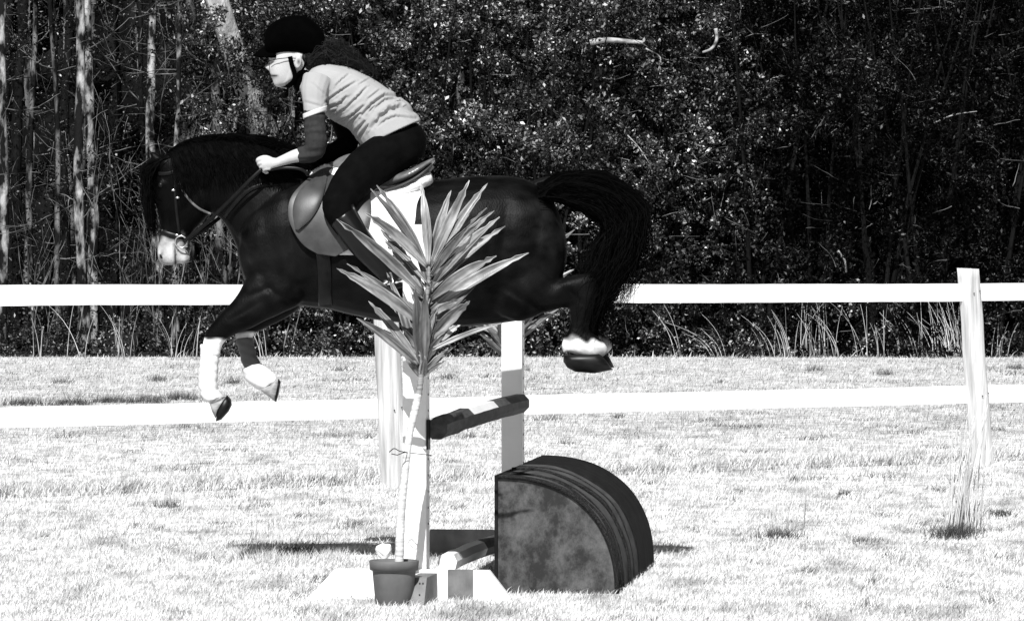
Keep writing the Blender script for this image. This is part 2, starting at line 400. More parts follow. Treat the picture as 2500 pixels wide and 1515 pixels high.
bare_tree(655, 13, 80, M['twig'], 'thin twisty pale sapling in front of the rider face', None, top=636, bend=.9, nb=12)
bare_tree(722, 26, 83, P1, 'pale bare tree rising just above the helmet', None, top=716, bend=.2)
bare_tree(655, 26, 86, P2, 'mid grey bare tree between the leaning trunk and the helmet peak', None, top=690)
r = random.Random(3)
for i in range(38):
    px = r.uniform(-120, 700) if i < 34 else r.uniform(700, 1500); m = r.choice((P2, P3, P3, P2, P1))
    bare_tree(px, r.uniform(9, 30), r.uniform(82, 100), m, 'slim bare tree trunk among many in the woods at left' if px < 700 else 'dim bare trunk behind the evergreen wall',
              'slim trunks in the woods at left' if px < 700 else 'trunks behind the evergreens', nb=2, top=px+r.uniform(-40, 40))
# saplings near the wood edge
for i in range(18):
    px = r.choice((r.uniform(-60, 720), r.uniform(200, 700))); Y = r.uniform(78.5, 81); b = P(px, 870, Y); b.z = 0
    t = thing('sapling', 'thin bare sapling at the edge of the woods at left', 'sapling', b, 'thin saplings along the wood edge')
    for _ in range(r.randint(1, 3)):
        bm = bmesh.new(); branch(bm, b+Vector((r.uniform(-.1, .1), 0, -.05)), Vector((r.uniform(-.25, .25), 0, 1)), r.uniform(1.2, 4.5), r.uniform(.009, .02), 2, r, .3, 8)
        bm_obj('stem', bm, M['twig'], t)
# brush of twigs and low leaves
def brush(name, n, x0, x1, Y0, Y1, z0, z1, label, seed, mm, L=(.3, 1.3)):
    rr = random.Random(seed); Vs = []; Fs = []
    for _ in range(n):
        Y = rr.uniform(Y0, Y1); b = P(rr.uniform(x0, x1), 870, Y); p = Vector((b.x, Y, rr.uniform(z0, z1)))
        d = Vector((rr.gauss(0, 1), rr.gauss(0, .3), rr.gauss(.1, .55))).normalized(); k = 5; Ln = rr.uniform(*L); w = rr.uniform(.003, .009)
        i0 = len(Vs)
        for j in range(k+1):
            s = w*(1-.7*j/k); Vs += [p+Vector((0, 0, s)), p+Vector((s, -s, -s*.5)), p+Vector((-s, s, -s*.5))]
            d = (d+Vector((rr.gauss(0, .15), 0, rr.gauss(0, .15)))).normalized(); p = p+d*Ln/k
        for j in range(k):
            for q in range(3):
                a = i0+j*3+q; bq = i0+j*3+(q+1) % 3; Fs.append((a, bq, bq+3, a+3))
    tag(np_mesh(name, np.array([tuple(v) for v in Vs]), np.array(Fs), mm), label, 'brush', kind='stuff')
brush('brush', 300, -150, 760, 79.5, 90, .2, 7.5, 'tangle of bare twigs between the trunks at left', 5, M['twig'])
brush('vines', 260, 620, 1800, 78.2, 80.2, .3, 7, 'bare twigs and vines over the evergreen leaves', 6, M['twig'], (.15, .6))
brush('fallen_twigs', 220, 1700, 2650, 78.2, 80.5, .3, 7, 'sparse bare twigs in the dark leaves at right', 8, M['twig'], (.15, .7))
# undergrowth at the wood edge
C = []; rd = []
for _ in range(900):
    Y = random.uniform(78.6, 82); px = random.uniform(-150, 2650); b = P(px, 870, Y); hh = 1.0 if px > 640 else .55
    C.append((b.x, Y, random.random()**1.6*hh*1.3+.05)); rd.append(random.uniform(.08, .22))
V, Fc = leaf_cloud(C, rd, 45, .055, .03, 44)
tag(np_mesh('undergrowth', V, Fc, M['leaf']), 'low leafy undergrowth along the foot of the woods', 'undergrowth', kind='stuff')
C = []; rd = []
for _ in range(800):
    Y = random.uniform(80.5, 92); px = random.uniform(-150, 760); b = P(px, 870, Y)
    C.append((b.x, Y, random.uniform(.2, 8.5))); rd.append(random.uniform(.2, .5))
V, Fc = leaf_cloud(C, rd, 60, .055, .03, 45)
tag(np_mesh('leaf_scatter', V, Fc, M['leaf_mid']), 'sparse dark leaves hanging between the trunks at left', 'leaves', kind='stuff')
# pale dead limbs caught in the evergreens
def limb_thing(pts, rad, label, Y=79.0):
    bm = bmesh.new(); W = [P(a[0], a[1], Y) for a in [tuple(c) for c in cat(pts, 4)]]
    path_tube(bm, W, [rad*(1-.5*i/len(W)) for i in range(len(W))], 8)
    tag(bm_obj('dead_branch', bm, M['twig_pale']), label, 'branch')
M['twig_pale'] = mat('twig_pale', .02, .36, .8, .2, (4, 4, 9), 4, (.35, .6))
limb_thing([(1440, 104), (1480, 98), (1530, 101), (1570, 104)], .06, 'pale broken horizontal branch high in the evergreens above the horse tail')
limb_thing([(1747, 70), (1750, 95), (1738, 118), (1715, 128)], .035, 'short white curved branch high in the evergreens at right')
limb_thing([(1575, 118), (1612, 140), (1606, 175)], .014, 'thin drooping pale vine below the broken horizontal branch')
limb_thing([(2280, 300), (2330, 280), (2385, 272)], .014, 'thin pale twig in the dark leaves at far right')
limb_thing([(2045, 612), (2062, 635), (2066, 665)], .028, 'short pale snag just above the upper rail at right')
limb_thing([(1532, 330), (1560, 360), (1586, 400)], .012, 'thin slanting pale twig above the horse tail')

# tall dry grass stalks
def stalks(px, py, n, h, wpx, lean, label, group, r0=.006, name='tall_grass', droop=.5, mm='stalk'):
    b = G(px, py); rr = random.Random(int(px)); bm = bmesh.new()
    for _ in range(n):
        x = b.x+rr.gauss(0, 1)*wpx/(F/b.y)*.4; y = b.y+rr.uniform(-.1, .1); L = h*rr.uniform(.55, 1.1); l = lean+rr.gauss(0, .28); W = []
        for i in range(8):
            s = i/7; W.append(Vector((x+l*L*(.35*s+droop*s**2.6), y, L*s*(1-.12*abs(l)*s))))
        path_tube(bm, W, [r0*(1-.75*i/7) for i in range(8)], 4)
    tag(bm_obj(name, bm, M[mm]), label, 'grass clump', group, 'stuff')
lab = 'clump of tall dry stalks standing against the dark wood edge at right'
for px, n, h, l in [(1660, 3, 1.05, -.35), (1740, 3, .8, -.8), (1775, 3, .85, -.7), (1880, 4, .8, -.4), (1915, 7, .9, -.35), (1950, 5, 1.1, .0), (1985, 6, 1.05, -.2), (2020, 6, 1.05, -.1),
                    (2050, 5, .9, -.2), (2110, 5, 1.1, -.35), (2150, 6, 1.0, -.3), (2200, 6, 1.05, -.35), (2240, 6, 1.15, -.3), (2290, 8, 1.15, -.3), (2320, 14, 1.15, -.25), (2345, 14, 1.1, -.2), (2440, 6, .7, .1), (1260, 4, .6, .3)]:
    stalks(px, 872, n, h, 22, l, lab, 'tall dry stalks along the wood edge', .007)
for px, n, h, l, wh in [(95, 4, .9, .1, 'near the left edge'), (300, 5, 1.1, -.1, 'below and left of the horse head'), (425, 6, .8, -.05, 'right below the horse muzzle'), (475, 5, .75, .1, 'just left of the near foreleg'),
                    (640, 4, .8, -.2, 'just right of the trailing foreleg'), (190, 3, 1.2, .05, 'between the left edge and the horse head')]:
    stalks(px, 878, n, h, 26, l, 'pale dry stalks at the wood edge, '+wh, 'tall dry stalks along the wood edge', .007)
stalks(2345, 1305, 44, .80, 52, .16, 'tall pale grass clump at the foot of the right fence post', None, .0045, droop=.12, mm='stalk_pale')
stalks(1905, 1300, 14, .75, 55, .02, 'wispy tall grass clump in the field midway between the roll top and the right post', None, .0025, droop=.3, mm='stalk_pale')
stalks(405, 1240, 10, .42, 40, .15, 'faint tall grass clump in the field at left below the lower rail', None, .0025, droop=.3, mm='stalk_pale')
stalks(665, 1345, 9, .32, 60, .0, 'thin weed stalks in the grass left of the flower pot', None, .0015, droop=.1)
# darker grass tufts
def tuft(px, py, n, w, h, label, seed, mm='weed'):
    b = G(px, py); r_ = np.random.default_rng(seed); X = b.x+r_.normal(size=n)*w/(F/b.y)*.45; Yv = b.y+r_.normal(size=n)*.10
    hh = h*(.4+.8*r_.random(n)); yaw = r_.random(n)*3.14; wd = .003; bx = np.cos(yaw)*wd; by = np.sin(yaw)*wd
    lx = r_.normal(.1, .5, n)*hh; z = np.zeros(n)
    A = np.stack([X-bx, Yv-by, z], 1); B = np.stack([X+bx, Yv+by, z], 1); T = np.stack([X+lx, Yv+r_.normal(0, .3, n)*hh, hh], 1)
    V = np.stack([A, B, T], 1).reshape(-1, 3); i = np.arange(n)*3
    tag(np_mesh('field_tuft', V, np.stack([i, i+1, i+2], 1), M[mm]), label, 'weed', kind='stuff')
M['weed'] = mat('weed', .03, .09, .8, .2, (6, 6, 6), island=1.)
tuft(2330, 1312, 420, 55, .09, 'dark weed tuft at the base of the right tall grass clump', 1)
tuft(2440, 1258, 200, 40, .05, 'small dark weed tuft right of the right post base', 2)
tuft(1900, 1312, 260, 60, .06, 'dark weed tuft under the wispy grass clump in mid field', 3)
tuft(690, 1352, 500, 70, .07, 'dark weed tuft left of the flower pot at the end of the shadow', 4)
tuft(775, 1175, 200, 50, .05, 'small dark weed tuft left of the near fence post', 5)
tuft(410, 1238, 120, 30, .05, 'small dark weed tuft under the faint grass clump at left', 6)
for k, (x, y) in enumerate(((590, 1362), (640, 1372), (720, 1378), (810, 1372))):  # pale tufts added to break up the horse's shadow
    tuft(x, y, 500, 50, .07, 'pale grass tuft in front of the horse shadow, '+('leftmost', 'second from left', 'third from left', 'nearest the pot')[k], 60+k, 'stalk_pale')
for k, (x, y) in enumerate(((60, 985), (170, 982), (270, 978), (360, 976), (440, 972))):  # dark tufts stand in for a shadow streak across the grass
    tuft(x, y+4+3*(k % 2), 420, 60, .11, 'dark tuft patch put in for a shadow streak above the lower rail, '+('at the left edge', 'second from the left edge', 'middle one of five', 'second from its right end', 'at its right end below the horse head')[k], 20+k)
for k, (x, y) in enumerate(((150, 935), (385, 930), (570, 935), (1090, 925), (1270, 905), (1990, 905), (2160, 915), (2480, 900))):
    tuft(x, y, 140, 30, .12, 'small dark weed tuft on the far grass, '+('near the left edge', 'below the horse muzzle', 'behind the forelegs', 'right of the spiky plant', 'right of the far jump standard', 'in the middle of the right half', 'left of the right fence post', 'at the right edge')[k], 40+k)

C_ = []; rw = np.random.default_rng(5)
VV_ = []; n_ = 0
for k in range(240):
    px_, py_ = rw.uniform(-200, 2700), 900+620*rw.random()**.8; b = G(px_, py_); n = int(rw.uniform(12, 60)); w_ = rw.uniform(8, 40)/(F/b.y)
    X = b.x+rw.normal(size=n)*w_; Yv = b.y+rw.normal(size=n)*.12; hh = rw.uniform(.02, .05)*(.4+.8*rw.random(n))*(b.y/25)**.7; wd = .0016*(b.y/21)
    z = np.zeros(n); A = np.stack([X-wd, Yv, z], 1); B = np.stack([X+wd, Yv, z], 1); T = np.stack([X+rw.normal(.3, .6, n)*hh, Yv, hh], 1)
    VV_.append(np.stack([A, B, T], 1).reshape(-1, 3))
VV_ = np.concatenate(VV_); i_ = np.arange(len(VV_)//3)*3
tag(np_mesh('weeds', VV_, np.stack([i_, i_+1, i_+2], 1), M['weed']), 'scattered low dark weeds among the pale field grass', 'weeds', kind='stuff')

# ------------------------------------------------------------------ fence
fence = thing('wooden_fence', 'long two-rail white board fence crossing the field behind the horse', 'fence', (0, 31.8, 0))
FA = Vector((-3.42, 29.2, 0)); FB = Vector((3.58, 34.7, 0)); fd = (FB-FA).normalized(); fn = Vector((fd.y, -fd.x, 0))
def fence_at(px):                     # foot point on the fence line under a photo column
    best = min((abs(1250+F*(FA+fd*s).x/(FA+fd*s).y-px), s) for s in [i*.02 for i in range(-500, 1000)])
    return FA+fd*best[1]
def board(name, a, b, zc, h, th, m, parent, off=0., seg=40):
    bm = bmesh.new(); L = (b-a).length; d = (b-a).normalized(); n = Vector((d.y, -d.x, 0)); R = []
    for i in range(seg+1):
        p = a+d*(L*i/seg); wob = .006*noise.noise(Vector((p.x*.9, zc*9, 0))); hb = h/2+.0025*noise.noise(Vector((p.x*6, 3, zc)))
        R.append([bm.verts.new(p+n*(off+dn)+Vector((0, 0, zc+wob+dz))) for dn, dz in ((0, -hb), (th, -hb), (th, hb), (0, hb))])
    for u, v in zip(R, R[1:]):
        for k in range(4): bm.faces.new((u[k], u[(k+1) % 4], v[(k+1) % 4], v[k]))
    bm.faces.new(R[0]); bm.faces.new(R[-1][::-1]); bmesh.ops.recalc_face_normals(bm, faces=bm.faces[:])
    return bm_obj(name, bm, m, parent, smooth=False)
pA = fence_at(948); pB = fence_at(2384)
span = (pB-pA).length
ends = [pA-fd*span*2, pA-fd*span, pA, pB, pB+fd*span]
for i in range(4):
    a, b = ends[i]+fd*.006, ends[i+1]-fd*.006
    board('rail', a, b, 1.374, .14, .025, M['fence_white'], fence, off=-.02)
    board('rail', a, b, .56, .14, .025, M['fence_white'], fence, off=-.02)
def fpost(foot, toplean, hgt, wid):
    bm = bmesh.new(); W = []; 
    for i in range(25):
        s = i/24; c = foot+fn*.09+Vector((toplean*s, 0, -.2+(hgt+.2)*s)); rr_ = wid/2*(1.0-.08*s)
        W.append((c, fd*rr_, fn*rr_))
    ring_tube(bm, W, 20, 5)
    for v in bm.verts: v.co += Vector((noise.noise(v.co*3)*.008, 0, 0))
    top = max(v.co.z for v in bm.verts)
    for v in bm.verts:
        if v.co.z > top-.005: v.co.z += .012*noise.noise(Vector((v.co.x*30, v.co.y*30, 0)))
    o = bm_obj('post', bm, M['post_wood'], fence)
    bm = bmesh.new()
    for z in (1.374, .56):
        for s in (-.03, .035):
            bm = bmesh.new(); c = foot+fn*(.09+wid/2+.002)+fd*s+Vector((toplean*z/hgt, 0, z+s*.3)); ball(bm, c, (.006, .006, .006), 8)
            bm_obj('nail', bm, M['nail'], o)
for k, e in enumerate(ends): fpost(e, (-.09, -.1, -.08, -.13, -.05)[k], 1.56, .155)

# ------------------------------------------------------------------ jump (local frame turned with the fence it crosses)
JA = math.radians(8.2); jx = Vector((math.cos(JA), -math.sin(JA), 0)); jy = Vector((math.sin(JA), math.cos(JA), 0))
def jbox(bm, o, x0, x1, y0, y1, z0, z1, slope=0.):
    vs = []
    for z, s in ((z0, 0), (z1, slope)):
        for x, y in ((x0+s, y0), (x1-s, y0), (x1-s, y1), (x0+s, y1)): vs.append(bm.verts.new(o+jx*x+jy*y+Vector((0, 0, z))))
    for f in ((0, 3, 2, 1), (4, 5, 6, 7), (0, 1, 5, 4), (1, 2, 6, 5), (2, 3, 7, 6), (3, 0, 4, 7)): bm.faces.new([vs[i] for i in f])
    bmesh.ops.recalc_face_normals(bm, faces=bm.faces[:])
def bev(o, w=.004):
    m = o.modifiers.new('bevel', 'BEVEL'); m.width = w; m.segments = 2; m.limit_method = 'ANGLE'
    return o
def standard(o, label, h, footm, near):
    t = thing('jump_standard', label, 'jump standard', o, 'wooden jump standards')
    bm = bmesh.new(); jbox(bm, o, -.056, .056, 0, .1, .0, h); post = bev(bm_obj('post', bm, M['white_paint'], t, False))
    bm = bmesh.new()
    for z in np.arange(.35, 1.6, .076): ball(bm, o+jx*.0575+jy*.05+Vector((0, 0, z)), (.002, .006, .006), 8)
    bm_obj('peg_hole', bm, M['nail'], post)
    def foot(x0, x1, m, nm='foot', sl0=.0, sl1=.0, y0=-.045, y1=-.004, z1=.14):
        bm = bmesh.new(); vs = []
        for z, a, b in ((0, 0, 0), (z1, sl0, sl1)):
            for x, y in ((x0+a, y0), (x1-b, y0), (x1-b, y1), (x0+a, y1)): vs.append(bm.verts.new(o+jx*x+jy*y+Vector((0, 0, z))))
        for f in ((0, 3, 2, 1), (4, 5, 6, 7), (0, 1, 5, 4), (1, 2, 6, 5), (2, 3, 7, 6), (3, 0, 4, 7)): bm.faces.new([vs[i] for i in f])
        bmesh.ops.recalc_face_normals(bm, faces=bm.faces[:]); bm_obj(nm, bm, m, t, False)
    if near:
        W, D = M['white_paint'], M['dark_paint']
        foot(-.50, .165, W, sl0=.13); foot(.1655, .285, D, 'foot_stripe'); foot(.2855, .47, W, sl1=.11)
        # foot board towards the viewer with a sloping end
        for x0, x1, m_ in ((-.02, .035, W), (.0355, .115, D)):
            bm = bmesh.new(); prof = [(-.43, 0), (-.34, .125), (-.049, .125), (-.049, 0)]
            a = [bm.verts.new(o+jx*x0+jy*y+Vector((0, 0, z))) for y, z in prof]; b = [bm.verts.new(o+jx*x1+jy*y+Vector((0, 0, z))) for y, z in prof]
            bm.faces.new(a); bm.faces.new(b[::-1])
            for k in range(4): bm.faces.new((a[k], b[k], b[(k+1) % 4], a[(k+1) % 4]))
            bmesh.ops.recalc_face_normals(bm, faces=bm.faces[:]); bm_obj('brace_foot', bm, m_, t, False)
        bm = bmesh.new()
        for x, z in ((.085, .1), (.10, .1), (.09, .05)): ball(bm, o+jx*x+jy*(-.345-(.125-z)*.72-.001)+Vector((0, 0, z)), (.004, .004, .004), 8)
        bm_obj('nail', bm, M['nail'], t)
    else:
        foot(-.47, .47, M['dark_paint'], sl0=.03, sl1=.03)
    # pole cup
    bm = bmesh.new(); jbox(bm, o, .058, .066, -.01, .06, .70, .84)
    if near: bm_obj('pole_cup', bm, M['tack'], t, False)
    else: bm.free()
    return t
O1 = P(1012, 1420, 20.47); O1.z = 0; O2 = P(1249, 1350, 23.6); O2.z = 0
st1 = standard(O1, 'near white jump standard behind the potted plant, striped feet', 1.755, None, True)
st2 = standard(O2, 'far white jump standard beside the roll top, dark foot board', 1.60, None, False)
def pole(name, A, B, r, stripes, label, sides=8, tw=.39, top_only=False):
    t = thing(name, label, 'jump pole', A, 'striped jump poles'); d = (B-A); L = d.length; d.normalize()
    side = d.cross(Vector((0, 0, 1))).normalized(); up = side.cross(d)
    for k, (s0, s1, m) in enumerate(stripes):
        bm = bmesh.new(); S = []
        for i in range(9):
            s = s0+(s1-s0)*i/8; c = A+d*L*s+up*(.010*math.sin(s*math.pi))+up*.004*noise.noise(Vector((s*9, 1, 0)))
            S.append((c, side*r, up*r))
        ring = []
        for c, u, v in S: ring.append([bm.verts.new(c+(u*math.cos(tw+2*math.pi*q/sides)+v*math.sin(tw+2*math.pi*q/sides))*(1+.05*noise.noise(Vector((c.y*5, q, 0))))) for q in range(sides)])
        for a, b in zip(ring, ring[1:]):
            for q in range(sides): bm.faces.new((a[q], a[(q+1) % sides], b[(q+1) % sides], b[q]))
        bm.faces.new(ring[0]); bm.faces.new(ring[-1]); bmesh.ops.recalc_face_normals(bm, faces=bm.faces[:])
        if top_only and m is M['white_paint']:
            for f in bm.faces: f.material_index = 0 if f.normal.z > .05 else 1  # downward faces coloured dark to carry the shaded underside
            m = [m, Dp]
        bm_obj('stripe', bm, m, t, False)
    return t
Wp, Dp = M['white_paint'], mat('pole_brown', .035, .075, .7, .3, (20, 6, 20), 6, bump=.6, bscale=(60, 10, 60))
pole('jump_pole', P(1066, 1046, 20.55), P(1270, 984, 23.5), .054, [(0, .30, Dp), (.301, .60, Wp), (.601, 1, Dp)],
     'upper jump pole, weathered dark with one white patch, between the two standards', top_only=True)
pole('ground_pole', P(1092, 1372, 20.72), P(1235, 1320, 23.45), .048, [(0, .5, Wp), (.501, 1, Dp)],
     'low jump pole near the ground, white near end and dark far end', sides=8, tw=.1)

# quarter-round roll top
RT0 = P(1216, 1440, 20.84); RT0.z = 0; RW, RH, RL = .572, .558, 2.08
rx, ry = Vector((math.cos(math.radians(6.3)), -math.sin(math.radians(6.3)), 0)), Vector((math.sin(math.radians(6.3)), math.cos(math.radians(6.3)), 0))
_jx, _jy = jx, jy; jx, jy = rx, ry
roll = thing('roll_top_jump', 'dark quarter-round roll top jump box with mottled plywood end panel', 'jump box', RT0)
def arc_strip(y0, y1, r, m, name, flare=0., a0=0., wr=0.):
    bm = bmesh.new(); n = 40; ny = max(2, int((y1-y0)*30)); rows = []
    for j in range(ny+1):
        y = y0+(y1-y0)*j/ny; row = []
        for i in range(n+1):
            a = math.pi/2*i/n; w_ = wr*noise.noise(Vector((y*12, a*2.5, r*9)))
            e = .86
            row.append(RT0+jx*((RW+r+w_)*math.sin(a)**e)+jy*y+Vector((0, 0, (RH+r+w_)*math.cos(a)**e)))
        rows.append(row)
    V = [[bm.verts.new(p) for p in row] for row in rows]
    VI = [[bm.verts.new(RT0+(p-RT0-jy*(p-RT0).dot(jy))*.965+jy*(p-RT0).dot(jy)) for p in row] for row in rows]
    for A_, flip in ((V, False), (VI, True)):
        for a, b in zip(A_, A_[1:]):
            for k in range(n): bm.faces.new((a[k], a[k+1], b[k+1], b[k]))
    for k in range(n):
        bm.faces.new((V[0][k], V[0][k+1], VI[0][k+1], VI[0][k])); bm.faces.new((V[-1][k], V[-1][k+1], VI[-1][k+1], VI[-1][k]))
    for k in range(ny):
        for q in (0, n): bm.faces.new((V[k][q], V[k+1][q], VI[k+1][q], VI[k][q]))
    bmesh.ops.recalc_face_normals(bm, faces=bm.faces[:]); return bm_obj(name, bm, m, roll)
arc_strip(-.012, .02, .008, M['frayed'], 'edge_trim')
arc_strip(.021, .62, .0, M['carpet'], 'carpet_cover', wr=.014)
arc_strip(.60, 1.125, .008, M['carpet'], 'carpet_cover', wr=.012)
arc_strip(1.12, RL, .014, M['carpet_dark'], 'rubber_cover', wr=.004)
bm = bmesh.new()
for y0, y1 in ((0.0, .018), (RL-.02, RL-.002)):
    bm = bmesh.new()
    pf = [RT0+jx*.0+Vector((0, 0, 0))]+[RT0+jx*((RW-.004)*math.sin(math.pi/2*i/40)**.86)+Vector((0, 0, (RH-.004)*math.cos(math.pi/2*i/40)**.86)) for i in range(41)]
    a = [bm.verts.new(p+jy*y0) for p in pf]; b = [bm.verts.new(p+jy*y1) for p in pf]
    bm.faces.new(a); bm.faces.new(b)
    for k in range(len(a)): bm.faces.new((a[k], a[(k+1) % len(a)], b[(k+1) % len(a)], b[k]))
    bmesh.ops.recalc_face_normals(bm, faces=bm.faces[:]); bm_obj('end_panel', bm, M['ply'], roll, False)
bm = bmesh.new(); jbox(bm, RT0, -.016, -.001, -.012, RL, 0, RH+.004); bm_obj('back_panel', bm, M['carpet_dark'], roll, False)

for y0, y1, r_ in ((.10, .112, .007), (.185, .20, .009), (.30, .311, .007), (.595, .615, .016), (.86, .872, .014)):
    arc_strip(y0, y1, r_, M['frayed'], 'seam', wr=.010)
jx, jy = _jx, _jy
# ------------------------------------------------------------------ potted plants
def plant(label, Y=20.1):
    b = P(962, 1480, Y); b.z = 0
    t = thing('potted_plant', label, 'potted plant', b, 'tall potted plants at the jump')
    bm = bmesh.new(); prof = [(.082, 0), (.086, .004), (.100, .155), (.100, .160), (.1115, .161), (.115, .203), (.112, .206), (.105, .205), (.1, .17)]
    rings = [[bm.verts.new(b+Vector((r_*math.cos(2*math.pi*k/40), r_*math.sin(2*math.pi*k/40), z))) for k in range(40)] for r_, z in prof]
    for a, c in zip(rings, rings[1:]):
        for k in range(40): bm.faces.new((a[k], a[(k+1) % 40], c[(k+1) % 40], c[k]))
    bm.faces.new(rings[0][::-1]); potm = bm_obj('pot', bm, M['pot'], t)
    bm = bmesh.new(); bmesh.ops.create_circle(bm, cap_ends=True, segments=32, radius=.099, matrix=Matrix.Translation(b+Vector((0, 0, .178))))
    bm_obj('soil', bm, M['soil'], potm)
    bm = bmesh.new(); C = cat([(972, 1400, 11.5), (975, 1358, 11), (979, 1251, 10.5), (988, 1162, 9.5), (999, 1064, 9), (1014, 997, 9.5), (1022, 961, 9)], 10)
    W = [P(c[0], c[1], Y) for c in C]; R = [c[2]/530*(1+.07*math.sin(i*2.4)) for i, c in enumerate(C)]; path_tube(bm, W, R, 14)
    bm_obj('cane', bm, M['canestem'], t)
    bm = bmesh.new(); C = cat([(1022, 965, 8), (1027, 925, 7), (1033, 840, 6), (1038, 752, 6), (1046, 692, 5), (1048, 645, 4)], 8)
    path_tube(bm, [P(c[0], c[1], Y) for c in C], [c[2]/530*(1+.12*math.sin(i*2)) for i, c in enumerate(C)], 10)
    bm_obj('shoot', bm, M['yucca_stem'], t)
    # leaves: base, tip (zoomed-crop units), width, depth at the tip, bend
    Lv = [(985, 735, 938, 235, 44, .03, 12, 1.5), (1000, 740, 1235, 225, 50, -.05, -8, 1.55), (1008, 735, 1125, 285, 48, .06, -14, 1.3), (1010, 760, 1348, 243, 46, .1, -22, 1.1),
          (975, 740, 668, 255, 46, .1, 18, .8), (968, 735, 630, 278, 38, -.04, 22, .6), (980, 752, 592, 420, 52, -.1, 25, 1.35), (962, 925, 425, 463, 56, -.12, 30, .95),
          (955, 1110, 425, 762, 56, -.12, 28, 1.25), (930, 1350, 548, 1062, 46, -.1, 22, .85), (922, 1340, 618, 958, 44, .03, 18, 1.1), (1000, 800, 1388, 410, 46, .1, -22, .75),
          (1000, 865, 1422, 450, 48, -.05, -24, 1.15), (1005, 885, 1456, 505, 46, .08, -30, 1.1), (1000, 945, 1400, 685, 56, -.1, -20, 1.15), (1002, 1010, 1598, 668, 52, .0, -30, 1.25),
          (1000, 1045, 1165, 960, 36, -.05, -8, 1.3), (998, 1185, 1238, 958, 62, -.1, -14, 1.2), (998, 1235, 1180, 1103, 40, .05, -12, 1.3), (985, 1262, 1435, 1093, 24, -.08, -16, 1.4),
          (925, 1345, 838, 1010, 52, .06, 14, .45), (938, 1340, 905, 870, 60, -.04, 8, .4), (958, 1335, 965, 900, 54, -.06, -2, .5), (975, 1335, 1000, 985, 46, .05, -6, .35),
          (905, 1345, 728, 785, 44, .08, 24, .9), (955, 900, 722, 598, 50, .06, 20, .4), (950, 880, 690, 520, 44, .1, 18, .5), (945, 1080, 488, 732, 36, .05, 20, .6),
          (1012, 800, 1305, 478, 46, .02, -16, .5), (1006, 790, 1242, 495, 42, -.06, -12, .6), (1000, 900, 1105, 520, 40, .12, -8, .4),
          (945, 1410, 1105, 1248, 26, -.04, -8, .9), (948, 1420, 1095, 1318, 24, -.06, -8, .8), (950, 1400, 1135, 1240, 24, .05, -8, .7), (948, 1425, 962, 1290, 34, -.06, 4, 1.2),
          (940, 1420, 850, 1325, 26, -.03, 8, .7), (935, 1400, 800, 1190, 34, .05, 12, .9), (960, 1150, 1010, 760, 40, .1, -5, .35), (950, 1200, 780, 900, 46, .1, 14, .5),
          (1000, 1120, 1330, 800, 44, .12, -16, .35), (960, 1000, 830, 640, 44, .12, 14, .35)]
    VV = []; FF = []; TT = []
    rr = random.Random(5)
    for _ in range(26):
        q = rr.random(); bx_ = 955+q*40; by_ = 1380-q*640; sg = rr.choice((-1, 1)); ln = rr.uniform(260, 470)*(.6+.5*q); an = rr.uniform(.25, 1.0)
        Lv.append((bx_, by_, bx_+sg*ln*math.sin(an), by_-ln*math.cos(an), rr.uniform(22, 36), rr.uniform(-.02, .2), -sg*rr.uniform(5, 22), rr.choice((.25, .4, .7, 1.1))))
    for bx, by, tx, ty, w, dy, bend, tone in Lv:
        z = lambda a, c: (650+a/2.488, 350+c/2.488)
        B = z(bx, by); T = z(tx, ty); w = w/2.488/530*.5*1.25; n = 18
        D = np.array([T[0]-B[0], T[1]-B[1]]); Ln = np.hypot(*D); nv = np.array([-D[1], D[0]])/Ln
        ds = rr.uniform(-.02, .02); ph = rr.uniform(0, 6); i0 = len(VV); tw = rr.uniform(-.7, .7)
        for i in range(n+1):
            s = i/n; q = np.array(B)+D*s+nv*(bend/2.488*1.6*math.sin(math.pi*s*.95)*(.6 if s < .5 else .6))
            yy = Y+dy*s*1.6+ds+.012*math.sin(s*9+ph)*s
            ww = w*(min(1, .35+s*2.2))*(1-max(0, s-.5)**1.6*2.9)
            if s > .82: ww *= 1+.45*math.sin(s*60+ph)
            ww = max(ww, .0008)
            c = P(q[0], q[1], yy); nw = Vector((nv[0], 0, -nv[1])); a = tw*s+.25*math.sin(ph)
            side = (nw*math.cos(a)+Vector((0, 1, 0))*math.sin(a)); fwd = Vector((0, -1, 0))*math.cos(a)+nw*math.sin(a)
            cr = .45 if s < .85 else .9
            und = .0025*math.sin(s*23+ph)
            for k in range(9):
                o_ = (k-4)/4; f_ = cr*abs(o_)**1.4
                VV.append(tuple(c+side*(o_*ww)+fwd*(f_*ww+(und if k in (0, 8) else 0))))
                st = 1+1.25*noise.noise(Vector((o_*4.5+i0*.37, s*1.6, i0*.11)))+.55*noise.noise(Vector((o_*5, s*7, i0)))+.35*noise.noise(Vector((o_*12, s*14, i0)))
                if k in (0, 8): st *= 1.5
                TT.append(tone*max(.2, st)*(1.25 if s > .9 else 1))
        for i in range(n):
            for k in range(8): a = i0+i*9+k; FF.append((a, a+1, a+10, a+9))
    lf = np_mesh('leaves', np.array(VV), np.array(FF), M['yucca'], t, True); set_tone(lf.data, TT)
    sl = lf.modifiers.new('thick', 'SOLIDIFY'); sl.thickness = .0012
    return t
M['yucca_stem'] = mat('yucca_stem', .12, .28, .6, .3, (10, 10, 120), 3)
pl = plant('tall spiky-leaved plant in a grey pot in front of the near jump standard')
pl2 = pl.copy(); COL.objects.link(pl2); pl2['label'] = 'second tall spiky-leaved potted plant, mostly hidden behind the horse and far standard'
base2 = P(1290, 1320, 24.65); base2.z = 0
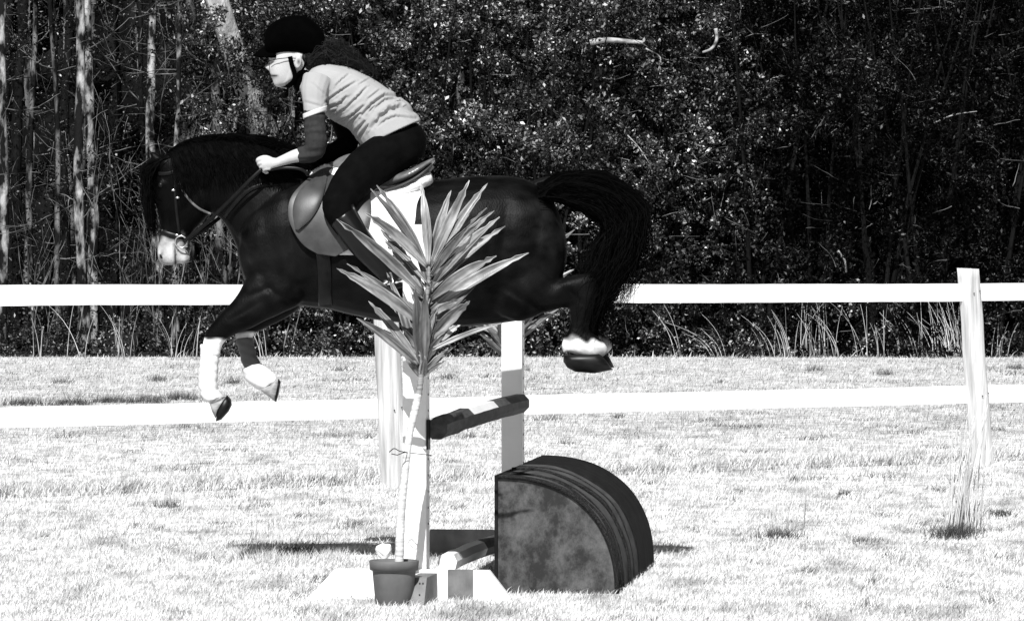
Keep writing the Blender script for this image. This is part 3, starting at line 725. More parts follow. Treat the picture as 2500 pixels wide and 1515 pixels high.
for ch in list(pl.children):
    c = ch.copy(); COL.objects.link(c); c.parent = pl2; c.matrix_parent_inverse = ch.matrix_parent_inverse.copy()
    for g2 in ch.children:
        d = g2.copy(); COL.objects.link(d); d.parent = c; d.matrix_parent_inverse = g2.matrix_parent_inverse.copy()
pl2.location = base2
pl2.rotation_euler.z = math.radians(178)
# twine round cane and standard, plastic scrap by the pot
bm = bmesh.new(); W = [P(*q) for q in ((950, 1103, 20.05), (962, 1094, 20.05), (975, 1100, 20.03), (990, 1103, 20.06), (1012, 1106, 20.2), (1050, 1110, 20.41), (1052, 1112, 20.55))]
W = [Vector(c) for c in cat([tuple(w) for w in W], 4)]; path_tube(bm, W, .0022, 6)
path_tube(bm, [P(956, 1107, 20.05), P(970, 1110, 20.03), P(985, 1104, 20.04), P(994, 1104, 20.05)], .002, 6)
tag(bm_obj('twine', bm, M['tack']), 'loose twine tying the plant cane to the near jump standard', 'twine')
bm = bmesh.new(); bmesh.ops.create_icosphere(bm, subdivisions=4, radius=1)
pc = P(938, 1345, 20.22)
for v in bm.verts:
    q = v.co.copy(); v.co = pc+Vector((q.x*.036*(1+.3*q.z), q.y*.02, q.z*.036))*(1+.25*noise.noise(q*1.6))
tag(bm_obj('plastic_bag', bm, M['plastic'], smooth=False), 'small crumpled white plastic scrap tucked behind the pot rim', 'plastic scrap')

exec_horse = True
# ------------------------------------------------------------------ horse
HY = 22.5
horse = thing('horse', 'dark bay horse in mid-jump facing left with white leg markings', 'horse', (P(950, 700, HY).x, HY, 0))
bm = bmesh.new()
trunk = [(587, 570, 590, 640, .05), (600, 525, 596, 680, .13), (640, 475, 626, 715, .19), (700, 440, 690, 742, .235), (760, 425, 745, 748, .25), (820, 432, 805, 756, .28),
         (900, 448, 890, 775, .305), (980, 450, 980, 788, .315), (1060, 440, 1070, 795, .315), (1140, 430, 1150, 795, .305), (1220, 428, 1235, 786, .29),
         (1280, 436, 1300, 772, .275), (1330, 465, 1348, 735, .235), (1364, 520, 1370, 690, .16), (1383, 580, 1380, 640, .07)]
lofts(bm, trunk, HY, 28, 4, 2.25)
lofts(bm, [(760, 430, 660, 690, .17), (700, 395, 600, 650, .145), (640, 362, 568, 585, .12), (570, 348, 545, 540, .10), (500, 348, 520, 522, .09), (440, 358, 480, 500, .085), (415, 375, 440, 460, .07)], HY, 20, 4, 2.1)
lofts(bm, [(398, 378, 440, 366, .05), (380, 400, 490, 392, .08), (372, 436, 530, 446, .095), (376, 480, 532, 496, .092), (384, 520, 500, 535, .075), (389, 555, 468, 572, .058), (386, 590, 455, 603, .05), (383, 618, 452, 622, .052), (390, 640, 440, 638, .04), (402, 648, 430, 646, .02)], HY, 20, 4, 2.2)
# cheek, chin, nostril rim
ball(bm, P(488, 468, HY-.035), (.085, .05, .10)); ball(bm, P(448, 628, HY), (.037, .04, .036)); ball(bm, P(395, 622, HY-.03), (.02, .02, .028))
ball(bm, P(398, 450, HY-.06), (.035, .03, .028))
# muscles: shoulder, stifle
ball(bm, P(660, 610, HY-.10), (.17, .12, .24)); ball(bm, P(660, 610, HY+.10), (.17, .12, .24))
ball(bm, P(1290, 620, HY-.13), (.20, .14, .27)); ball(bm, P(1290, 620, HY+.13), (.20, .14, .27))
def fore(near):
    y = -.13 if near else .05
    if near:
        lofts(bm, [(640, 600, 760, 690, .07, y), (600, 680, 735, 740, .085, y), (575, 725, 680, 768, .075, y), (535, 768, 615, 800, .06, y), (506, 802, 568, 820, .048, y), (497, 828, 546, 836, .042, y),
                   (494, 850, 540, 852, .034, y), (495, 900, 528, 900, .028, y), (494, 945, 530, 943, .033, y), (500, 968, 542, 958, .036, y), (512, 990, 552, 968, .03, y)], HY, 16)
    else:
        lofts(bm, [(650, 620, 770, 700, .07, y), (640, 690, 740, 745, .08, y), (620, 745, 700, 775, .07, y), (585, 785, 650, 800, .055, y), (574, 815, 622, 815, .045, y),
                   (580, 840, 617, 836, .034, y), (588, 875, 622, 868, .028, y), (598, 905, 640, 890, .034, y), (615, 935, 662, 908, .036, y), (632, 950, 676, 922, .03, y)], HY, 16)
fore(True); fore(False)
def hind(y, dx, dy):
    L = [(1230, 560, 1200, 760, .10, y), (1310, 620, 1260, 785, .12, y), (1352, 680, 1305, 775, .085, y), (1402, 672, 1352, 757, .062, y), (1446, 668, 1388, 752, .05, y), (1462, 700, 1390, 770, .045, y),
         (1452, 750, 1392, 790, .036, y), (1440, 790, 1385, 808, .034, y), (1440, 818, 1372, 832, .04, y), (1452, 840, 1372, 862, .036, y)]
    lofts(bm, [(a+dx*k/9, b+dy*k/9, c+dx*k/9, d+dy*k/9, w, yy) for k, (a, b, c, d, w, yy) in enumerate(L)], HY, 16)
    lofts(bm, [(1400+dx, 806+dy, 1372+dx, 842+dy, .03, y), (1436+dx, 806+dy, 1392+dx, 862+dy, .042, y), (1476+dx, 836+dy, 1440+dx, 872+dy, .035, y), (1486+dx, 856+dy, 1470+dx, 872+dy, .015, y)], HY, 14)
hind(-.15, 0, 0); hind(.15, 10, -8)
# ears
for y, dx in ((-.05, 0), (.05, 10)):
    lofts(bm, [(388+dx, 412, 415+dx, 398, .02, y), (375+dx, 402, 404+dx, 386, .026, y), (368+dx, 388, 386+dx, 376, .02, y), (364+dx, 370, 368+dx, 366, .006, y)], HY, 10)
me = remesh(bm, .0095, 6)
def muscle(v):
    px_ = 1250+F*v[0]/v[1]; py_ = 665-F*(v[2]-CAMH)/v[1]; d = 0
    def groove(ax, ay, bx, by, w, dep):
        t = max(0, min(1, ((px_-ax)*(bx-ax)+(py_-ay)*(by-ay))/((bx-ax)**2+(by-ay)**2))); q = math.hypot(px_-ax-t*(bx-ax), py_-ay-t*(by-ay))
        return -dep*math.exp(-(q/w)**2)*math.sin(math.pi*(.15+.7*t))
    for g_ in ((700, 470, 720, 700, 12, .010), (560, 560, 660, 700, 10, .008), (1240, 500, 1215, 700, 13, .010), (1230, 700, 1330, 770, 10, .012), (1290, 640, 1350, 700, 10, .008), (590, 730, 660, 700, 7, .008),
               (560, 780, 640, 735, 6, .007), (700, 740, 640, 690, 8, .010), (440, 520, 510, 430, 8, .006), (410, 480, 412, 560, 6, .006), (1380, 700, 1420, 740, 7, .008), (505, 880, 505, 950, 4, .004), (1330, 480, 1300, 640, 12, .006)): d += groove(*g_)
    if 740 < px_ < 1200: d += .0035*math.sin(px_*.13+py_*.02)*math.exp(-((py_-640)/70)**2)
    return d+.0035*noise.noise(Vector((v[0]*11, v[1]*11, v[2]*9)))
displace(me, muscle)
V = verts_np(me); px, py = to_px(V)
nzv = np.array([noise.noise(Vector(v)*18) for v in V])
tone = np.ones(len(V))
muz = sstep(560, 600, py+nzv*18-(px-400)*.25)*(px < 480)*(py < 670); tone += muz*95
tone += 190*sstep(822, 830, py+nzv*6)*(px < 560)*(py > 800)
tone += 190*sstep(808, 816, py+nzv*4)*(px >= 560)*(px < 700)*(V[:, 1] > HY-.04)*(py > 800)
hs = sstep(820, 834, py+nzv*22-(px-1400)*.10)*(px > 1340); tone += 170*hs*(1-.45*sstep(1420, 1470, px+nzv*30))
shade = .35+.65*sstep(560, 640, px+.15*(py-500)); shade = np.where(py > 790, .5, shade)     # black lower legs, darker head and neck
shade += .9*np.exp(-((px-1320)/60)**2-((py-560)/80)**2)+.5*np.exp(-((px-650)/60)**2-((py-620)/70)**2)  # lighter haunch and shoulder patches paint how light falls on the coat
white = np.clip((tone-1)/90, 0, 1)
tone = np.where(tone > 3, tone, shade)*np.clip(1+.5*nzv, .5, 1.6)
mz = (px < 480) & (py > 570) & (py < 670)
gap = np.exp(-((px-(427+(py-620)*.06))/3.2)**2)*(py > 592)*mz
nos = np.exp(-(((px-393)+(py-624)*.35)/3.2)**2-((py-624)/8)**2)*mz
tone *= (1-.96*np.clip(gap+nos, 0, 1))  # dark of the mouth gap and nostril hollow painted into the tone
tone *= 1+.35*mz*(np.exp(-((px-384)/8)**2)+np.exp(-((px-450)/12)**2-((py-632)/14)**2))
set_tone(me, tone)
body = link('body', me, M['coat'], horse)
bvh = BVHTree.FromObject(body, bpy.context.evaluated_depsgraph_get())
def hit(px, py, off=.004, side=1):
    """point on the near flank of the horse under a photo point"""
    o = Vector((0, 0, CAMH)); d = (P(px, py, HY)-o).normalized()
    h = bvh.ray_cast(o, d)
    if h[0] is None: return P(px, py, HY-.05)
    n = h[1]; p = h[0]+n*off
    if side < 0: p = Vector((p.x, 2*HY-p.y, p.z))
    return p
def strap(name, pts, w, m, parent, th=.003, off=.004, n=6, side=1, free=None):
    """flat band following the coat; pts in photo units, or (px,py,Y) when free"""
    C = cat(pts, n); W = []
    for c in C: W.append(P(c[0], c[1], c[2]) if free else hit(c[0], c[1], off, side))
    for _ in range(2):
        W = [W[0]]+[(W[i-1]+W[i]*2+W[i+1])/4 for i in range(1, len(W)-1)]+[W[-1]]
    bm = bmesh.new(); S = []
    for i in range(len(W)):
        t = (W[min(i+1, len(W)-1)]-W[max(i-1, 0)]).normalized(); nn = Vector((0, -side, 0)); nn = (nn-t*nn.dot(t)).normalized(); s = nn.cross(t)
        S.append((W[i], s*w/2, nn*th))
    ring_tube(bm, S, 8, 4); return bm_obj(name, bm, m, parent)
# hooves
def hoof(pts, y, half, m, dark=None):
    bm = bmesh.new(); fr = [P(a, b, HY+y-half*.9) for a, b in pts]; bk = [P(a, b, HY+y+half*.9) for a, b in pts]
    c = sum(fr+bk, Vector())/(2*len(fr)); mid = [P(a, b, HY+y) for a, b in pts]
    rows = []
    for s, k in ((-1, .62), (-.75, .86), (-.35, .98), (0, 1), (.35, .98), (.75, .86), (1, .62)):
        cm = sum(mid, Vector())/len(mid)
        rows.append([bm.verts.new(cm+(p-cm)*k+Vector((0, s*half, 0))) for p in mid])
    n = len(mid)
    for a, b in zip(rows, rows[1:]):
        for k in range(n): bm.faces.new((a[k], a[(k+1) % n], b[(k+1) % n], b[k]))
    bm.faces.new(rows[0]); bm.faces.new(rows[-1]); bmesh.ops.recalc_face_normals(bm, faces=bm.faces[:])
    return bm_obj('hoof', bm, m, horse)
hoof([(527, 1028), (540, 1024), (558, 1004), (566, 988), (564, 974), (555, 964), (542, 974), (530, 1000)], -.13, .052, M['hoof'])
hoof([(512, 985), (540, 976), (556, 964), (545, 982), (532, 1003), (526, 1020), (518, 1004)], -.13, .05, M['hoof_pale'])
hoof([(634, 948), (660, 938), (676, 920), (684, 932), (680, 958), (672, 980), (660, 970), (645, 960)], .05, .05, M['hoof_pale'])
hoof([(680, 924), (685, 930), (681, 958), (674, 982), (671, 976), (676, 950)], .05, .052, M['hoof'])
hoof([(1376, 866), (1375, 882), (1385, 897), (1404, 907), (1452, 911), (1496, 902), (1480, 880), (1464, 862), (1420, 864)], -.15, .058, M['hoof'])
hoof([(1390, 860), (1389, 874), (1399, 889), (1418, 899), (1462, 903), (1500, 896), (1488, 872), (1474, 856), (1434, 856)], .15, .058, M['hoof'])
# leg wraps
def wrap(pts, y, m, name, parent=horse, w=1.0):
    bm = bmesh.new(); lofts(bm, [p+(y,) for p in pts], HY, 20, 5); me = remesh(bm, .007, 3)
    displace(me, lambda v: .0015*math.sin(v[2]*150+v[0]*60)); return link(name, me, m, parent)
wrap([(489, 838, 538, 848, .045), (488, 856, 538, 862, .045), (490, 866, 535, 872, .043)], -.13, M['boot_white'], 'leg_wrap')
wrap([(489, 862, 536, 866, .044), (486, 900, 533, 900, .043), (484, 935, 531, 935, .044), (490, 962, 534, 956, .044), (500, 982, 544, 968, .042)], -.13, M['boot_white'], 'leg_wrap')
wrap([(574, 826, 617, 820, .044), (581, 850, 622, 846, .043), (588, 878, 629, 872, .042), (594, 896, 637, 886, .04)], .05, M['boot_grey'], 'leg_wrap')
wrap([(590, 900, 636, 884, .046), (598, 924, 655, 898, .048), (618, 944, 672, 914, .046), (634, 954, 680, 926, .04)], .05, M['boot_white'], 'bell_boot')
# eye and nostril
bm = bmesh.new(); ball(bm, hit(392, 452, -.006), (.014, .014, .014)); bm_obj('eye', bm, M['hoof'], horse)
bm = bmesh.new(); ball(bm, hit(393, 626, -.001), (.006, .006, .013), rot=Matrix.Rotation(-.5, 4, 'Y')); bm_obj('nostril', bm, M['tack'], horse)
bm = bmesh.new(); path_tube(bm, [hit(a, b, -.002) for a, b in ((400, 645), (418, 636), (430, 622), (436, 608))], .003, 6); bm_obj('mouth_line', bm, M['tack'], horse)
# hair
def hair(name, strands, m, parent, w=.0022, k=12):
    Vs = []; Fs = []
    for pts in strands:
        C = cat(pts, max(2, k//(len(pts)-1))); i0 = len(Vs); n = len(C)
        for i, c in enumerate(C):
            p = Vector(c); q = Vector(C[min(i+1, n-1)])-Vector(C[max(i-1, 0)]); s = q.cross(Vector((0, 1, 0)))
            s = s.normalized()*w*(1-.75*i/n) if s.length > 1e-6 else Vector((w, 0, 0))
            Vs += [tuple(p+s), tuple(p-s+Vector((0, .0006, 0)))]
        for i in range(n-1): a = i0+2*i; Fs.append((a, a+1, a+3, a+2))
    return np_mesh(name, np.array(Vs), np.array(Fs), m, parent, True)
S = []; r = random.Random(11)
for _ in range(6000):
    u = r.random(); y = HY-.05+r.gauss(0, .06)
    a = u**.8                                             # 0 outer edge, 1 inner edge
    root = (1318+r.uniform(-8, 22), 450+r.uniform(-3, 34))
    p1 = (1372+a*14, 430+a*60+r.gauss(0, 5)); p2 = (1480-a*25, 436+a*85+r.gauss(0, 9)); p3 = (1566-a*80+r.gauss(0, 10), 500+a*60+r.gauss(0, 10))
    p4 = (1550-a*90+r.gauss(0, 14), 600+a*20+r.gauss(0, 14)); p5 = (1498-a*66+r.gauss(0, 14), 690+r.gauss(0, 18)); p6 = (1444+r.gauss(0, 17)-a*22, 785+r.gauss(0, 30))
    L = [root, p1, p2, p3, p4, p5, p6]; e = r.random()
    if r.random() < .12: p4 = (p4[0]+r.uniform(0, 45), p4[1]+r.gauss(0, 25)); p5 = (p5[0]+r.uniform(-10, 70), p5[1]+r.gauss(0, 30)); p6 = (p6[0]+r.uniform(-10, 70), p6[1]-r.uniform(0, 60)); L = [root, p1, p2, p3, p4, p5, p6]
    if e < .12: L = L[:4]+[(p3[0]+r.uniform(-5, 20), p3[1]+r.uniform(20, 70))]
    elif e < .3: L = L[:5]
    elif e < .6: L = L[:6]
    S.append([P(q[0], q[1], y+r.gauss(0, .012)) for q in L])
hair('tail', S, M['horse_hair'], horse, .0024, 18)
bm = bmesh.new(); limb(bm, [(1300, 468, 24, .04), (1345, 450, 20, .035), (1390, 462, 14, .03), (1440, 480, 9, .02)], HY)
bm_obj('dock', bm, M['coat'], horse); set_tone(horse.children[-1].data if False else bpy.data.objects['dock'].data, [1.0]*len(bpy.data.objects['dock'].data.vertices))
S = []
crest = cat([(405, 372), (440, 352), (500, 342), (570, 343), (640, 356), (690, 385), (730, 412)], 30)
for _ in range(2600):
    k = r.randrange(len(crest)); c = crest[k]; f = k/len(crest); y = HY+r.gauss(0, .018); x0, y0 = c[0], c[1]+4
    if r.random() < .55:   # blown up and back
        l = r.uniform(10, 26)*(1+.6*math.sin(f*math.pi)); S.append([P(x0, y0, y), P(x0+l*.5, y0-l*.45, y-.01), P(x0+l*1.4, y0-l*.35+r.uniform(-4, 6), y-.015), P(x0+l*2.3, y0+l*.1, y-.02)])
    else:
        l = r.uniform(50, 110); S.append([P(x0, y0-3, y), P(x0+12, y0+6, HY-.085), P(x0+24+r.gauss(0, 6), y0+l*.5, HY-.13), P(x0+38+r.gauss(0, 9), y0+l, HY-.14)])
for _ in range(500):       # loose lock above the withers
    a = r.uniform(-8, 8); y = HY+r.gauss(0, .02); S.append([P(605+a, 372, y), P(640+a*2, 344+a+r.gauss(0, 3), y), P(680+a, 352+a+r.gauss(0, 3), y), P(700+a, 380+r.gauss(0, 6), y)])
hair('mane', S, M['horse_hair'], horse, .0028, 12)
S = []
for _ in range(700):
    y = HY+r.gauss(0, .03); l = r.uniform(60, 190); x0 = 395+r.gauss(0, 10); y0 = 378+r.uniform(0, 20)
    S.append([P(x0, y0, y), P(362+r.gauss(0, 7), y0+30, y-.02), P(360+r.gauss(0, 7), y0+l*.55, y-.02), P(372+r.gauss(0, 8), y0+l, y-.02)])
hair('forelock', S, M['horse_hair'], horse, .0025, 10)

# bridle
bridle = thing('bridle', 'black leather bridle with reins on the horse head', 'bridle', P(440, 480, HY))
strap('browband', [(388, 424), (408, 424), (430, 418)], .02, M['tack'], bridle)
strap('headpiece', [(434, 372), (428, 395), (431, 425), (440, 448)], .024, M['tack_pale'], bridle)
strap('cheekpiece', [(430, 425), (428, 470), (432, 520), (438, 570)], .015, M['tack'], bridle)
strap('throatlash', [(437, 440), (445, 462), (460, 485), (485, 508), (515, 522)], .012, M['tack_pale'], bridle)
strap('noseband', [(389, 562), (408, 570), (430, 576), (455, 580)], .026, M['tack'], bridle)
for y, nm in ((-.065, 1), (.06, -1)):
    bm = bmesh.new(); c = P(442, 590, HY+y)
    path_tube(bm, [c+Vector((math.cos(a)*.03, 0, math.sin(a)*.03)) for a in [2*math.pi*i/24 for i in range(25)]], .0045, 8); bm_obj('bit_ring', bm, M['steel'], bridle)
bm = bmesh.new()
for q in ((432, 573), (424, 464), (434, 482), (452, 600)):
    bm = bmesh.new(); ball(bm, hit(q[0], q[1], .006), (.011, .004, .006), 10)
    bm_obj('buckle', bm, M['steel'], bridle)
strap('rein', [(448, 590, HY-.075), (500, 548, HY-.11), (560, 490, HY-.165), (610, 440, HY-.20), (640, 412, HY-.20)], .02, M['tack'], bridle, free=1)
strap('rein', [(448, 592, HY+.07), (520, 545, HY+.1), (590, 480, HY+.15), (645, 430, HY+.17)], .02, M['tack'], bridle, free=1)
strap('rein', [(655, 415, HY-.2), (690, 410, HY-.2), (730, 412, HY-.2), (755, 425, HY-.19)], .016, M['tack'], bridle, free=1)
strap('breast_strap', [(548, 528), (600, 470), (650, 450), (720, 448), (770, 446)], .022, M['tack'], bridle, off=.006)

# ------------------------------------------------------------------ saddle and pad
def skin_sheet(L, R, m, name, parent, th, off, nu=14, bulge=None, mirror=True):
    """padded panel lying on the horse side between two edge curves (photo units)"""
    Lc = cat(L, 6); n = len(Lc); Rc = cat(R, 6)
    assert len(Rc) == n, (name, n, len(Rc))
    out = None
    for side in ((1, -1) if mirror else (1,)):
        bm = bmesh.new(); G0 = []; G1 = []
        for i in range(n):
            r0 = []; r1 = []
            for j in range(nu+1):
                s = j/nu; q = Lc[i]*(1-s)+Rc[i]*s; p = hit(q[0], q[1], 0, 1)
                ymin = HY-.34; o_ = off+(bulge(i/(n-1), s) if bulge else 0)
                r0.append(Vector((p.x, p.y-.001, p.z))); r1.append((p, o_))
            G0.append(r0); G1.append(r1)
        # smooth the depth so the panel does not pick up small bumps
        Yg = np.array([[p[0].y for p in row] for row in G1])
        for _ in range(12):
            Yp = np.pad(Yg, 1, mode='edge'); Yg = (Yp[:-2, 1:-1]+Yp[2:, 1:-1]+Yp[1:-1, :-2]+Yp[1:-1, 2:]+4*Yg)/8
        outer = []; inner = []
        for i in range(n):
            ro = []; ri = []
            for j in range(nu+1):
                p, o_ = G1[i][j]; y = Yg[i, j]-o_; yi = y+th
                if side < 0: y, yi = 2*HY-y, 2*HY-yi
                ro.append(bm.verts.new((p.x, y, p.z))); ri.append(bm.verts.new((p.x, yi, p.z)))
            outer.append(ro); inner.append(ri)
        for A_ in (outer, inner):
            for a, b in zip(A_, A_[1:]):
                for k in range(nu): bm.faces.new((a[k], a[k+1], b[k+1], b[k]))
        for k in range(nu):
            for e in (0, -1): bm.faces.new((outer[e][k], outer[e][k+1], inner[e][k+1], inner[e][k]))
        for k in range(n-1):
            for e in (0, -1): bm.faces.new((outer[k][e], outer[k+1][e], inner[k+1][e], inner[k][e]))
        bmesh.ops.recalc_face_normals(bm, faces=bm.faces[:]); o = bm_obj(name, bm, m, parent)
        bv = o.modifiers.new('bevel', 'BEVEL'); bv.width = min(.004, th*.4); bv.segments = 2; bv.limit_method = 'ANGLE'; bv.angle_limit = .9
    return o
pad = thing('saddle_pad', 'white fleece saddle pad between the saddle and the horse', 'saddle pad', P(940, 560, HY))
skin_sheet([(742, 445), (722, 490), (760, 560), (830, 622)], [(1050, 448), (1020, 492), (1008, 560), (960, 624)], M['pad'], 'pad_panel', pad, .014, .012)
bm = bmesh.new()
lofts(bm, [(765, 412, 742, 450, .05), (800, 402, 790, 450, .09), (850, 410, 850, 470, .14), (920, 452, 920, 495, .19), (985, 446, 990, 486, .205), (1036, 420, 1046, 462, .20), (1052, 420, 1060, 450, .14)], HY, 20, 4)
mp_ = remesh(bm, .01, 4); displace(mp_, lambda v: .004*noise.noise(Vector(v)*40)); link('pad_ridge', mp_, M['pad'], pad)
saddle = thing('saddle', 'glossy dark leather jumping saddle under the rider', 'saddle', P(900, 450, HY))
bm = bmesh.new()
lofts(bm, [(806, 402, 800, 425, .05), (830, 384, 822, 430, .085), (866, 374, 856, 440, .10), (900, 392, 890, 452, .11), (945, 416, 930, 462, .15), (990, 416, 975, 452, .20), (1030, 398, 1018, 432, .20), (1056, 386, 1048, 408, .15), (1064, 386, 1062, 394, .07)], HY, 24, 5, 2.4)
link('seat', remesh(bm, .008, 4), M['leather_seat'], saddle)
bm = bmesh.new()
lofts(bm, [(905, 460, 900, 474, .17), (950, 458, 948, 472, .205), (1000, 438, 1004, 452, .215), (1036, 414, 1042, 426, .20), (1054, 398, 1060, 408, .15)], HY, 20, 5)
bm_obj('panel', bm, M['leather'], saddle)
skin_sheet([(800, 408), (776, 418), (735, 452), (709, 487), (705, 530), (722, 572), (745, 601), (776, 620)],
           [(880, 410), (900, 440), (905, 480), (905, 520), (895, 560), (880, 590), (856, 606), (820, 626)], M['leather'], 'flap', saddle, .012, .034, 18,
           bulge=lambda v, s: .012*math.sin(math.pi*min(1, v*1.05)))
skin_sheet([(790, 420), (745, 452), (722, 485), (716, 520), (722, 560)], [(800, 432), (792, 470), (780, 505), (758, 538), (730, 562)], M['leather'], 'knee_roll', saddle, .02, .06, 14,
           bulge=lambda v, s: .014*math.sin(math.pi*min(1, max(0, v)))**.6*math.sin(math.pi*s)**.7)
strap('girth', [(788, 600), (792, 650), (794, 700), (796, 742)], .075, M['tack'], saddle, th=.006, off=.01)
strap('stirrup_leather', [(858, 500, HY-.37), (900, 580, HY-.40), (940, 660, HY-.42), (952, 684, HY-.42)], .022, M['tack'], saddle, free=1)
bm = bmesh.new(); c = P(952, 700, HY-.42)
q = [c+Vector((x, y, z)) for x, y, z in ((0, -.055, -.045), (0, -.058, -.01), (0, -.04, .04), (0, 0, .07), (0, .04, .04), (0, .058, -.01), (0, .055, -.045), (0, 0, -.048), (0, -.055, -.045))]
rot = Matrix.Rotation(.35, 3, 'Z'); q = [c+rot @ (v-c) for v in q]
path_tube(bm, [Vector(v) for v in cat([tuple(v) for v in q], 4)], .006, 8); bm_obj('stirrup_iron', bm, M['steel'], saddle)

# ------------------------------------------------------------------ rider
rider = thing('person', 'rider in a velvet riding hat and grey shirt leaning forward over the horse', 'person', P(900, 380, HY))
NY, FYo = -.19, .19     # near / far shoulder
bm = bmesh.new()
# head by level: photo y, face front x (no nose), back x, half width
prof = [(92, 690, 745, .035), (102, 668, 768, .062), (116, 659, 776, .073), (130, 657, 778, .077), (142, 657, 776, .077), (152, 659, 770, .075), (162, 659, 762, .071), (172, 660, 752, .066), (182, 662, 742, .06), (192, 665, 735, .053), (202, 669, 714, .040), (208, 672, 698, .026), (212, 677, 690, .013)]
nose = [(140, 0), (148, 1), (156, 5.5), (163, 11), (166, 12), (170, 8), (174, 2), (178, 2.5), (182, 1.5), (185, -.5), (188, 3), (192, 0), (200, 1.5), (206, 2), (212, 0)]
rings = []
for p in cat(prof, 6):
    y, xf, xb, hw = p; nb = np.interp(y, [a for a, b in nose], [b for a, b in nose]); sig = .012 if y < 174 else .020
    ring = []
    for k in range(48):
        a = 2*math.pi*k/48; ca, sa = math.cos(a), math.sin(a); cx = (xf+xb)/2; rx = (xb-xf)/2
        yo = hw*sa*(.92 if ca < 0 else 1.0); x = cx+rx*math.copysign(abs(ca)**.92, ca)
        if ca < 0:
            x -= .95*nb*math.exp(-(yo/sig)**2)
            eye = math.exp(-((y-151)/5)**2-((abs(yo)-.03)/.013)**2); x += 3.5*eye
        ring.append(bm.verts.new(P(x, y, HY+yo)))
    rings.append(ring)
fs = []
for a, b in zip(rings, rings[1:]):
    for k in range(48): fs.append(bm.faces.new((a[k], a[(k+1) % 48], b[(k+1) % 48], b[k])))
fs.append(bm.faces.new(rings[0])); fs.append(bm.faces.new(rings[-1])); bmesh.ops.recalc_face_normals(bm, faces=fs)
# ear
for s in (-1, 1):
    ball(bm, P(728, 151, HY+s*.084), (.019, .010, .036), rot=Matrix.Rotation(.15, 4, 'Y')); ball(bm, P(724, 162, HY+s*.076), (.009, .007, .012))
limb(bm, [(728, 170, 28, .052), (745, 185, 28, .055), (765, 200, 34, .07)], HY)
lofts(bm, [(778, 166, 745, 205, .06), (812, 170, 748, 228, .14), (850, 175, 796, 252, .16), (905, 200, 825, 285, .145), (955, 235, 862, 305, .13), (995, 275, 890, 335, .13), (1020, 310, 900, 370, .14), (1010, 355, 940, 400, .12)], HY, 20)
def arm(y0, near):
    if near:
        limb(bm, [(770, 205, 30, .05, y0), (765, 250, 24, .045, y0-.02), (768, 310, 21, .042, y0-.03), (770, 352, 20, .04, y0-.03), (755, 376, 19, .036, y0-.02), (725, 380, 16.5, .033, y0-.01), (695, 390, 13, .028, y0-.01), (676, 397, 11, .021, y0-.01)], HY)
    else:
        limb(bm, [(780, 210, 30, .05, y0), (815, 265, 24, .045, y0+.02), (842, 320, 21, .042, y0+.02), (850, 352, 19, .04, y0+.0), (810, 372, 17, .036, y0-.03), (740, 398, 14, .03, y0), (680, 418, 11, .024, y0-.02), (660, 422, 11, .021, y0-.02)], HY)
arm(NY, True); arm(FYo, False)
def hand(cx, cy, Yh, s):
    """closed fist holding the rein, thumb on top; s=-1 near (left) hand"""
    limb(bm, [(cx+27, cy-2, 11, .021, Yh), (cx+12, cy-1, 14, .019, Yh), (cx-4, cy+1, 15.5, .018, Yh), (cx-11, cy+2, 13, .015, Yh)], HY, 14, 4)
    for k in range(4):
        bx = cx-12+k*4.2; by = cy-11+k*8.2; ln = (15, 17, 15.5, 12)[k]; r_ = (4.3, 4.4, 4.1, 3.6)[k]
        limb(bm, [(bx+10, by, r_, None, Yh+s*.004), (bx, by, r_*1.08, None, Yh+s*.006), (bx-ln*.55, by+3, r_, None, Yh-s*.002), (bx-ln*.62, by+6, r_*.95, None, Yh-s*.020), (bx-ln*.1, by+9, r_*.9, None, Yh-s*.034), (bx+5, by+8, r_*.8, None, Yh-s*.030)], HY, 10, 4)
    limb(bm, [(cx+14, cy-9, 6, None, Yh-s*.006), (cx+2, cy-15, 5, None, Yh-s*.012), (cx-10, cy-15, 4.6, None, Yh-s*.012), (cx-20, cy-11, 4, None, Yh-s*.010), (cx-24, cy-8, 3, None, Yh-s*.008)], HY, 10, 4)
hand(650, 399, NY-.01, -1); hand(652, 424, FYo-.02, 1)
def leg(b, y0, sgn, grow=0.):
    limb(b, [(985, 350, 52+grow, .085+grow/473, y0*.5), (925, 390, 52+grow, .088+grow/473, y0*.9), (868, 436, 46+grow, .08+grow/473, y0*1.45), (836, 478, 38+grow, .066+grow/473, y0*1.85), (822, 505, 33+grow, .06+grow/473, y0*2.0),
             (842, 545, 29+grow, .055+grow/473, y0*2.1), (880, 592, 29+grow, .056+grow/473, y0*2.2), (920, 640, 22+grow, .042+grow/473, y0*2.25), (946, 672, 17+grow, .035+grow/473, y0*2.25)], HY, 16)
def footp(b, y0, grow=0.):
    limb(b, [(948, 660, 17+grow, .034, y0*2.25), (958, 684, 19+grow, .036, y0*2.25)], HY); limb(b, [(985, 686, 13+grow, .03, y0*2.25), (962, 690, 15+grow, .034, y0*2.25), (938, 697, 13+grow, .037, y0*2.28), (915, 703, 9+grow, .032, y0*2.3), (903, 705, 5, .018, y0*2.3)], HY)
LY = -.17
for y in (LY, -LY): leg(bm, y, 1, -5); footp(bm, y, -3)
me = remesh(bm, .0045, 2, .5)
V = verts_np(me); px, py = to_px(V); tone = np.ones(len(V))
face = (px < 735) & (py < 215)
ya = np.abs(V[:, 1]-HY)
tone -= 1.0*np.exp(-((px-668)/11)**4-((py-185)/2.6)**2)*(ya < .07)*face
tone -= .35*np.exp(-((px-668)/9)**2-((py-189)/4)**2)*face
tone -= .75*np.exp(-((px-662)/7)**2-((py-142)/1.8)**2)*(ya > .012)*face
